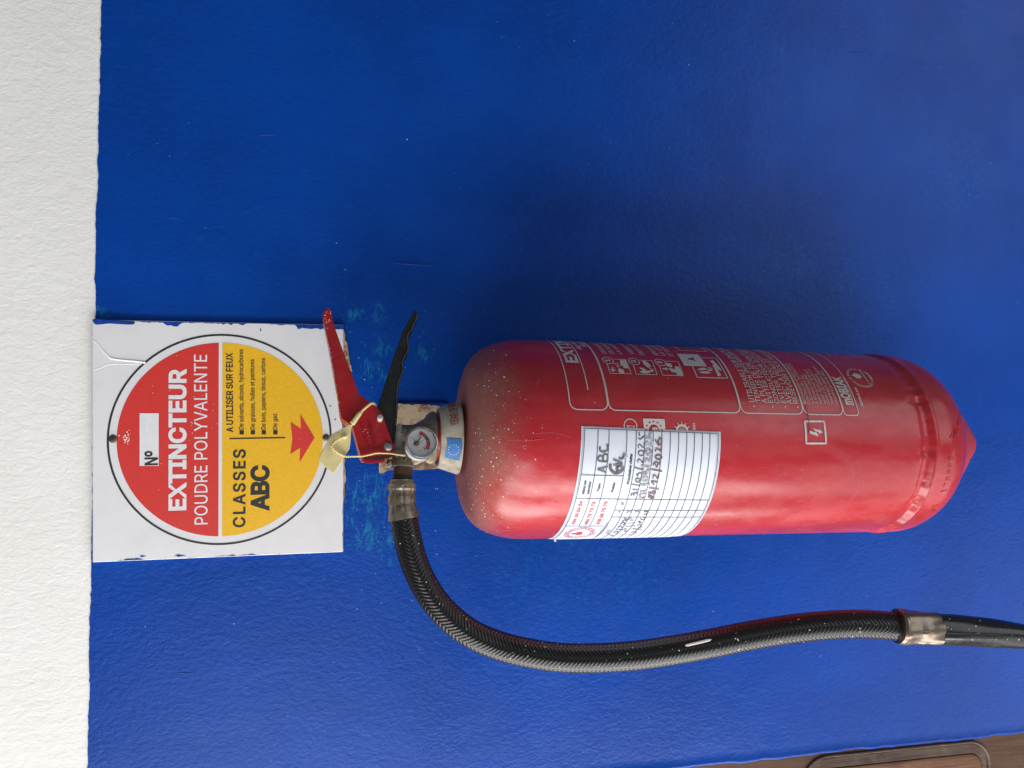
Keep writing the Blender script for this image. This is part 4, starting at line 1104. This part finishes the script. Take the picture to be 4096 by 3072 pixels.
for s, p0, p1, pt in (('CE', (780, 1180), (770, 1010), (680, 1180)), ('003', (770, 1000), (765, 880), (700, 1000)), ('WIN', (790, 800), (780, 660), (725, 800))):
    text_plane(s, K2(*p0), K2(*p1), K2(*pt), VO + VN * 0.0106, VN, M['valve'], valve, 0.0, raise_=0.0006, name='cast_letters')
# thread and rubber ring between outlet and hose end
thr = []
for k in range(24): thr.append((0.0070 + 0.0005 * (k % 2), k * 0.00033))
lathe_mesh('thread', thr, M['thread'], valve, 32, align(oc1, od))
lathe_mesh('rubber_ring', [(0.0066, 0), (0.0078, .0003), (0.0078, .0016), (0.0066, .002)], M['rubber'], valve, 32, align(oc1 + od * 0.0075, od))

# pressure gauge
gax = Vector((0.36, -0.93, -0.06)).normalized()
gc = P(K2(1032, 862), -0.136)       # middle of the rim
MG = align(gc, gax) @ Matrix.Scale(1.07, 4)
gauge = lathe_mesh('pressure_gauge', [(0.0075, -0.016), (0.0098, -0.0145), (0.0104, -0.006), (0.0107, -0.0052)], M['cap_white'], ext, 56, MG)
lathe_mesh('bezel', [(0.0106, -0.0052), (0.0111, -0.0048), (0.0113, -0.001), (0.0109, 0.0), (0.0102, 0.0001), (0.0099, -0.0004), (0.0097, -0.0024), (0.0103, -0.0050)], M['chrome'], gauge, 56, MG)
dp = gc - gax * 0.0028
def GP(px, lift=0.0): return PP(K2(*px), dp + gax * lift, gax)
mesh('dial', [MG @ Vector((0.0099 * math.cos(a), 0.0099 * math.sin(a), -0.0028)) for a in np.linspace(0, 2 * math.pi, 49)[:-1]], [tuple(range(48))], M['dial'], gauge)
def zone(a0, a1, mat, c=(948, 895), r0=155, r1=212):
    o = []; i_ = []
    for t in np.linspace(math.radians(a0), math.radians(a1), 10):
        o.append(GP((c[0] + r1 * math.cos(t), c[1] + r1 * math.sin(t)), 0.0002)); i_.append(GP((c[0] + r0 * math.cos(t), c[1] + r0 * math.sin(t)), 0.0002))
    return mesh('dial_zone', o + i_[::-1], [tuple(range(20))], mat, gauge)
zone(-78, -42, M['dial_red']); zone(-41, -16, M['dial_green']); zone(-15, 28, M['dial_red'])
def gpoly(name, pts, lift, mat): return mesh(name, [GP(p, lift) for p in pts], [tuple(range(len(pts)))], mat, gauge)
gpoly('needle', ((928, 900), (948, 905), (1018, 775), (1008, 768)), 0.0005, M['ink'])
for s, p0, p1, pt, b in (('Bar', (1020, 880), (1000, 845), (995, 890), 0.0), ('15', (1062, 850), (1055, 825), (1042, 855), 0.0), ('16.5', (1082, 995), (1065, 940), (1060, 1000), .02), ('0', (985, 775), (975, 750), (960, 785), 0.02), ('CE', (925, 838), (885, 790), (900, 855), 0.0), ('R', (1020, 1010), (1012, 990), (1002, 1015), 0.0)):
    text_plane(s, K2(*p0), K2(*p1), K2(*pt), dp, gax, M['ink'], gauge, b, lift=0.0003, name='dial_lettering')
lathe_mesh('pivot', [(0.0018, 0), (0.0019, 0.0006), (0.0012, 0.0010), (0.0009, 0.0011), (0.0004, 0.0013)], M['brass'], gauge, 24, align(GP((936, 892), 0.0004), gax))
lens = lathe_mesh('lens', [(0.0099, -0.0010), (0.0098, -0.0003), (0.008, 0.0002), (0.004, 0.0005), (0.0005, 0.0006)], M['glass'], gauge, 40, MG)
# wax and cream wrapping under the gauge
prism('sealant', [VP(K2(*q), 0.014) for q in smooth_closed([(860, 1130), (905, 1185), (910, 1218), (1000, 1190), (1060, 1155), (1110, 1130), (1030, 1090), (900, 1090)], 2)], -VN * 0.010, M['cream_wax'], valve, 0.0012, 2)
prism('sealant', [VP(K2(*q), 0.016) for q in smooth_closed([(1105, 1140), (1140, 1175), (1215, 1192), (1255, 1150), (1285, 1000), (1240, 1010), (1180, 1090)], 2)], -VN * 0.010, M['cream_wax'], valve, 0.0012, 2)

# carrying handle (black) and operating lever (red), folded sheet metal
def channel(name, outline, web, d, depth, th, mat):
    """front and back plates plus the web strip along part of the outline"""
    h = prism(name, [VP(K3(*q), d) for q in outline], -VN * th, mat, ext, th * 0.35, 2)
    prism('back_plate', [VP(K3(*q), d) - VN * (depth - th) for q in outline], -VN * th, mat, h, th * 0.35, 1)
    ctr_ = Vector((0, 0, 0)); pts = [VP(K3(*q), d) for q in web]
    cen = sum((VP(K3(*q), d) for q in outline), Vector()) / len(outline)
    V, Fc = [], []; N_ = len(pts)
    for i, p in enumerate(pts):
        t = (pts[min(i + 1, N_ - 1)] - pts[max(i - 1, 0)]).normalized(); nrm = t.cross(VN).normalized()
        V += [p - VN * 0.0001 + nrm * 0, p - VN * (depth + 0.0001), p - VN * (depth + 0.0001) + nrm * th, p - VN * 0.0001 + nrm * th]
    for i in range(N_ - 1):
        for a in range(4):
            b = (a + 1) % 4; Fc.append((i * 4 + a, i * 4 + b, i * 4 + 4 + b, i * 4 + 4 + a))
    Fc.append((0, 3, 2, 1)); Fc.append(tuple((N_ - 1) * 4 + k for k in range(4)))
    w = mesh('web', V, Fc, mat, h)
    bm = bmesh.new(); bm.from_mesh(w.data); bmesh.ops.recalc_face_normals(bm, faces=bm.faces)
    bmesh.ops.bevel(bm, geom=[e for e in bm.edges if e.calc_face_angle(0) > 1.0], offset=th * 0.3, segments=2, affect='EDGES'); bm.to_mesh(w.data); bm.free()
    auto_smooth(w, 35)
    return h
hand_r = [(1010, 172), (1045, 104), (1070, 108), (1086, 132), (1086, 175), (1070, 215), (1050, 250), (1035, 295), (1003, 335), (992, 370), (993, 420), (1001, 470), (992, 520), (962, 565), (943, 610), (938, 650), (947, 695), (936, 740), (912, 795), (895, 860), (886, 940), (884, 1060), (880, 1150), (870, 1240), (858, 1330)]
hand_l = [(835, 1480), (760, 1300), (700, 1180), (682, 1082), (717, 960), (757, 830), (800, 700), (842, 562), (890, 442), (925, 332), (962, 258)]
handle = channel('carrying_handle', hand_r + hand_l, hand_r[1:], 0.0085, 0.017, 0.0015, M['black'])
rim = smooth_open([tuple(VP(K3(x - 16, y + 4), 0.0088)) for x, y in hand_r[3:]], 2)
sweep('rim_fold', rim, [0.0007] * len(rim), M['black'], handle, 8)
lev_l = [(125, 130), (150, 260), (190, 450), (232, 690), (280, 960), (300, 1128), (325, 1190), (385, 1235), (430, 1272), (470, 1420), (500, 1535), (522, 1592)]
lev_r = [(600, 1585), (800, 1556), (846, 1535), (850, 1492), (742, 1182), (722, 1130), (680, 1086), (570, 1000), (500, 950), (470, 890), (420, 740), (350, 560), (290, 390), (236, 240), (219, 150), (205, 90), (188, 74), (152, 97)]
lever = channel('operating_lever', lev_l + lev_r, lev_l[::-1], 0.0115, 0.021, 0.0015, M['lever'])
prism('end_fold', [VP(K3(*q), 0.0115) for q in ((520, 1590), (540, 1625), (570, 1640), (740, 1630), (758, 1598), (640, 1597))], -VN * 0.0015, M['lever'], lever, 0.0005, 2)
prism('slot', [VP(K3(*q), 0.0119) for q in ((545, 1596), (640, 1586), (770, 1568), (815, 1572), (790, 1592), (640, 1604), (560, 1608))], -VN * 0.001, M['rubber'], lever)
for s, p0, p1, pt in (('PT23Bbar', (668, 1432), (598, 1195), (628, 1440)), ('-20°C +60°C', (612, 1512), (505, 1160), (580, 1520))):
    text_plane(s, K3(*p0), K3(*p1), K3(*pt), VO + VN * 0.0115, VN, M['lever'], lever, 0.0, raise_=0.0004, name='embossed_lettering')
rv = VP(K3(786, 1477), 0.0116)
lathe_mesh('rivet', [(0.0031, -0.001), (0.0034, 0.0002), (0.0033, 0.0008), (0.0026, 0.0015), (0.0014, 0.0019), (0.0004, 0.002)], M['rivet'], lever, 32, align(rv, VN))
pn = VP(K3(702, 1200), 0.0115)
pin = lathe_mesh('pin', [(0.0021, -0.014), (0.0022, 0.0035), (0.0020, 0.0040), (0.0012, 0.0042)], M['cap_white'], lever, 24, align(pn, (VN + VE * 0.30).normalized()))
pr = VP(K2(490, 1235), 0.002)
lathe_mesh('rivet_end', [(0.0015, -0.004), (0.0026, -.0015), (0.0029, .0005), (0.0022, .0022), (0.0008, .003)], M['chrome'], handle, 24, align(pr, -VE))
# specks on the lever
pl = [(VP(K3(*q), 0.0116), VN, random.choice((.0002, .00025, .00035))) for q in [(130 + (y - 150) * .155 + random.uniform(0, 20) + 8, y) for y in [random.uniform(150, 1150) for _ in range(34)]] + [(random.uniform(150, 215), random.uniform(110, 220)) for _ in range(14)] + [(random.uniform(520, 800), random.uniform(1200, 1520)) for _ in range(8)]]
specks('paint_specks', pl, M['speck'], lever)

# ---- hose
hd0 = oc1 + od * 0.0095
ctl = [(868, 1085), (872, 1115), (880, 1160), (893, 1210), (913, 1257), (941, 1301), (977, 1339), (1022, 1371), (1076, 1394), (1140, 1410), (1210, 1420), (1290, 1421), (1370, 1416), (1450, 1405), (1530, 1391), (1620, 1373), (1700, 1360), (1780, 1351), (1860, 1348), (1945, 1353)]
ys = np.interp(np.arange(len(ctl)), [0, 3, 8, 14, 19], [hd0.y - 0.004, -0.119, -0.133, -0.168, -0.196])
hp = [P(KF(*c), float(y)) for c, y in zip(ctl, ys)]
fine = [Vector(p) for p in smooth_open([tuple(p) for p in hp], 40)]
# even spacing
cum = np.concatenate([[0], np.cumsum([(b - a).length for a, b in zip(fine[:-1], fine[1:])])]); LT = cum[-1]
NS = 1500; ss = np.linspace(0, LT, NS); arr = np.array([p[:] for p in fine])
hp_ = np.stack([np.interp(ss, cum, arr[:, k]) for k in range(3)], -1)
for _ in range(3): hp_[1:-1] = (hp_[:-2] + hp_[1:-1] * 2 + hp_[2:]) / 4
NA, NC, PITCH = 96, 8, 0.0031
Tn = np.gradient(hp_, axis=0); Tn /= np.linalg.norm(Tn, axis=1)[:, None]
U = np.zeros_like(hp_); u = np.array([0, -1.0, 0])
for i in range(NS):
    u = u - Tn[i] * u.dot(Tn[i]); u /= np.linalg.norm(u); U[i] = u
Wn = np.cross(Tn, U)
ang = np.linspace(0, 2 * np.pi, NA, endpoint=False)
colf = ang / (2 * np.pi) * NC; ci = np.floor(colf).astype(int); cf = colf - ci
sg = np.where(ci % 2 == 0, 1.0, -1.0)
ph = (ss[:, None] / PITCH + (sg * (cf - 0.5))[None, :] * 1.9 + (ci % 2)[None, :] * 0.0) % 1.0
hgt = np.sqrt(np.clip(np.sin(np.pi * ph), 0, 1)) * (1 - 0.55 * (2 * np.abs(cf - 0.5))[None, :] ** 4)
rad = (0.01010 + 0.00062 * hgt) * np.where(np.arange(NS) < 36, 0.86, 1.0)[:, None]
Vh = hp_[:, None, :] + rad[:, :, None] * (U[:, None, :] * np.cos(ang)[None, :, None] + Wn[:, None, :] * np.sin(ang)[None, :, None])
i0, j0 = np.meshgrid(np.arange(NS - 1), np.arange(NA), indexing='ij'); j1 = (j0 + 1) % NA
Fh = np.stack([i0 * NA + j0, (i0 + 1) * NA + j0, (i0 + 1) * NA + j1, i0 * NA + j1], -1).reshape(-1, 4)
me = bpy.data.meshes.new('hose')
me.vertices.add(NS * NA); me.vertices.foreach_set('co', Vh.reshape(-1).astype(np.float32))
me.loops.add(Fh.size); me.loops.foreach_set('vertex_index', Fh.reshape(-1).astype(np.int32))
me.polygons.add(len(Fh)); me.polygons.foreach_set('loop_start', np.arange(0, Fh.size, 4, dtype=np.int32)); me.update(calc_edges=True); me.validate()
hose = link('hose', me, M['hose'], ext, True)
HP = [Vector(p) for p in hp_]
pl = []
for k in range(105):
    i = random.randrange(20, NS - 20); a = random.gauss(-0.2, 0.6)
    n = Vector(U[i]) * math.cos(a) + Vector(Wn[i]) * math.sin(a)
    pl.append((HP[i] + n * 0.0106, n, random.choice((.0002, .00025, .0003, .0005))))
specks('paint_specks', pl, M['speck'], hose)
mk = [HP[int(i)] + Vector(U[int(i)]) * 0.0103 + Vector(Wn[int(i)]) * (0.002 - 0.0012 * t) for t, i in zip(np.linspace(0, 1, 12), np.linspace(905, 972, 12))]
d_m = (P(KF(1505, 1389), mk[5].y) - mk[5]); mk = [q + d_m for q in mk]
sweep('paint_mark', mk, [0.0004] + [0.0010] * 10 + [0.0004], M['speck'], hose, 8)

# crimped ferrule on the valve end of the hose (follows the hose's first bend)
e0 = hd0; e3 = HP[int(NS * 0.035)]
fpts = [e0.lerp(HP[0], t) for t in np.linspace(0, 1, 30)] + HP[1:70:3]
fl_ = np.concatenate([[0], np.cumsum([(b - a).length for a, b in zip(fpts[:-1], fpts[1:])])])
def at_px_y(yv):                    # distance along the ferrule for a photo row
    best = min(range(len(fpts)), key=lambda i: abs((1536 + F * (fpts[i] - CAM).dot(EY) / (fpts[i] - CAM).dot(EZ)) - yv)); return fl_[best]
rowsf = [(1197, .0080), (1201, .0087), (1240, .0088), (1247, .0096), (1262, .0108), (1285, .0108), (1300, .0099), (1325, .0098), (1340, .0106), (1362, .0107), (1385, .0102), (1398, .0098), (1412, .0104), (1450, .0113), (1478, .0118), (1486, .0118), (1487, .0104)]
dd = [at_px_y(K15(0, y)[1]) for y, r in rowsf]
sd = np.linspace(dd[0], max(dd[-1], dd[0] + .02), 90)
fp = [Vector((np.interp(s, fl_, [p[k] for p in fpts]) for k in range(3))) for s in sd]
rf = np.interp(sd, np.maximum.accumulate(np.array(dd) + np.arange(len(dd)) * 1e-6), [r for y, r in rowsf])
def fd(a, L): 
    t = L / (sd[-1] - sd[0])
    return (-0.0007 * max(0, math.cos(a * 8)) ** 6) if 0.18 < t < 0.85 else 0.0
sweep('hose_ferrule', fp, list(rf), M['ferrule'], hose, 64, fd, 50)
# lower ferrule and nozzle
lowpx = [(1936, 1352.5), (1950, 1353.5), (1980, 1355), (2022, 1358.5), (2080, 1362), (2140, 1367), (2212, 1374.5), (2300, 1384)]
lp = [P(KF(*c), -0.197 - 0.00006 * (c[0] - 1936)) for c in lowpx]
ft = [Vector(p) for p in smooth_open([tuple(p) for p in lp], 14)]
fx = [2048 + F * (p - CAM).dot(EX) / (p - CAM).dot(EZ) for p in ft]; fx = [x / 1.8517 for x in fx]
k1 = next(i for i, x in enumerate(fx) if x > 2023); 
rl = [float(np.interp(x, [1936, 1942, 1950, 1960, 1972, 1985, 1997, 2010, 2022, 2024], [.0128, .0132, .0130, .0125, .0121, .0122, .0119, .0121, .0120, .0117])) for x in fx[:k1]]
def fd2(a, L): return 0.0005 * math.sin(a * 6 + L * 120) * (1 if L > 0.004 else 0.3) - 0.0004 * math.cos(a * 3 + 1)
sweep('nozzle_ferrule', ft[:k1], rl, M['ferrule_low'], hose, 48, fd2, 50)
rn = [float(np.interp(x, [2020, 2060, 2110, 2150, 2212, 2300], [.0118, .0117, .0109, .0106, .0092, .0086])) for x in fx[k1 - 1:]]
nozzle = sweep('nozzle', ft[k1 - 1:], rn, M['nozzle'], ext, 48, lambda a, L: 0.0003 * math.sin(a * 4 + L * 60), 60)
pl = []
for k in range(30):
    i = random.randrange(k1, len(ft) - 2); a = random.gauss(-0.4, 0.6)
    t = (ft[i + 1] - ft[i]).normalized(); u = (FRONT - t * FRONT.dot(t)).normalized(); n = u * math.cos(a) + t.cross(u) * math.sin(a)
    pl.append((ft[i] + n * (rn[i - k1 + 1] + .0001), n, random.choice((.0003, .0004, .0006))))
specks('paint_specks', pl, M['speck'], nozzle)

# ================================================================== yellow security seal on the lever
seal = thing('security_seal', P(K9(700, 700), -0.125), 'yellow plastic tag seal with beaded tail tied round the red lever', 'seal')
SQ = 0.0135
def VS(px, d=SQ): return VP(px, d)
prism('seal_tag', [VS(K9(*q), 0.016) for q in ((1105, -20), (1020, -10), (935, 22), (780, 120), (500, 260), (390, 440), (220, 740), (100, 980), (112, 1062), (230, 1170), (530, 1425), (585, 1385), (830, 1000), (870, 905), (950, 800), (1022, 685), (1052, 430), (1062, 100), (1120, 5))], -VN * 0.0016, M['tag'], seal, 0.0005, 2)
sp_ = smooth_open([tuple(VS(K3(*q), d)) for q, d in (((425, 1245), .0155), ((460, 1195), .0152), ((495, 1148), .0148), ((540, 1100), .0143), ((590, 1058), .0138), ((622, 1038), .0130), ((645, 1045), .0100), ((665, 1062), .004))], 5)
sweep('strap', sp_, list(np.interp(np.linspace(0, 1, len(sp_)), [0, .3, .36, 1], [.0021, .0018, .0010, .0010])), M['tag'], seal, 10)
ch = [((870, 262), .0150), ((920, 330), .0172), ((830, 362), .0180), ((700, 420), .0182), ((580, 500), .0182), ((520, 570), .0182), ((500, 640), .0182), ((560, 730), .0182), ((680, 830), .0180), ((800, 885), .0175), ((900, 925), .0170), ((1050, 930), .0165), ((1200, 925), .0155), ((1400, 918), .0140), ((1600, 880), .0138), ((1800, 832), .0138), ((2000, 830), .0136), ((2250, 845), .0134), ((2480, 880), .0134), ((2660, 900), .0132)]
cp = [Vector(p) for p in smooth_open([tuple(VS(K9(*q), d)) for q, d in ch], 14)]
def beads(a, L):
    return 0.00055 * max(0, math.sin(L * 2 * math.pi / 0.00185)) if L < 0.032 else 0.00022 * math.sin(L * 2 * math.pi / 0.0011)
c2 = [cp[0]]
cl = np.concatenate([[0], np.cumsum([(b - a).length for a, b in zip(cp[:-1], cp[1:])])])
cs = np.linspace(0, cl[-1], 420); cpx = [Vector(tuple(np.interp(s, cl, [p[k] for p in cp]) for k in range(3))) for s in cs]
sweep('beaded_tail', cpx, [0.00062] * len(cpx), M['tag'], seal, 8, beads, 70)
hl = VS(K9(868, 330), 0.0161)
lathe_mesh('eyelet', [(0.0010, 0), (0.0018, .0001), (0.0021, .0005), (0.0017, .0008), (0.0010, .0008)], M['tag'], seal, 24, align(hl, VN))
pl = [(VS(K9(random.uniform(250, 900), random.uniform(300, 1100)), 0.0161), VN, .0003) for _ in range(14)]
specks('paint_specks', pl, M['speck'], seal)
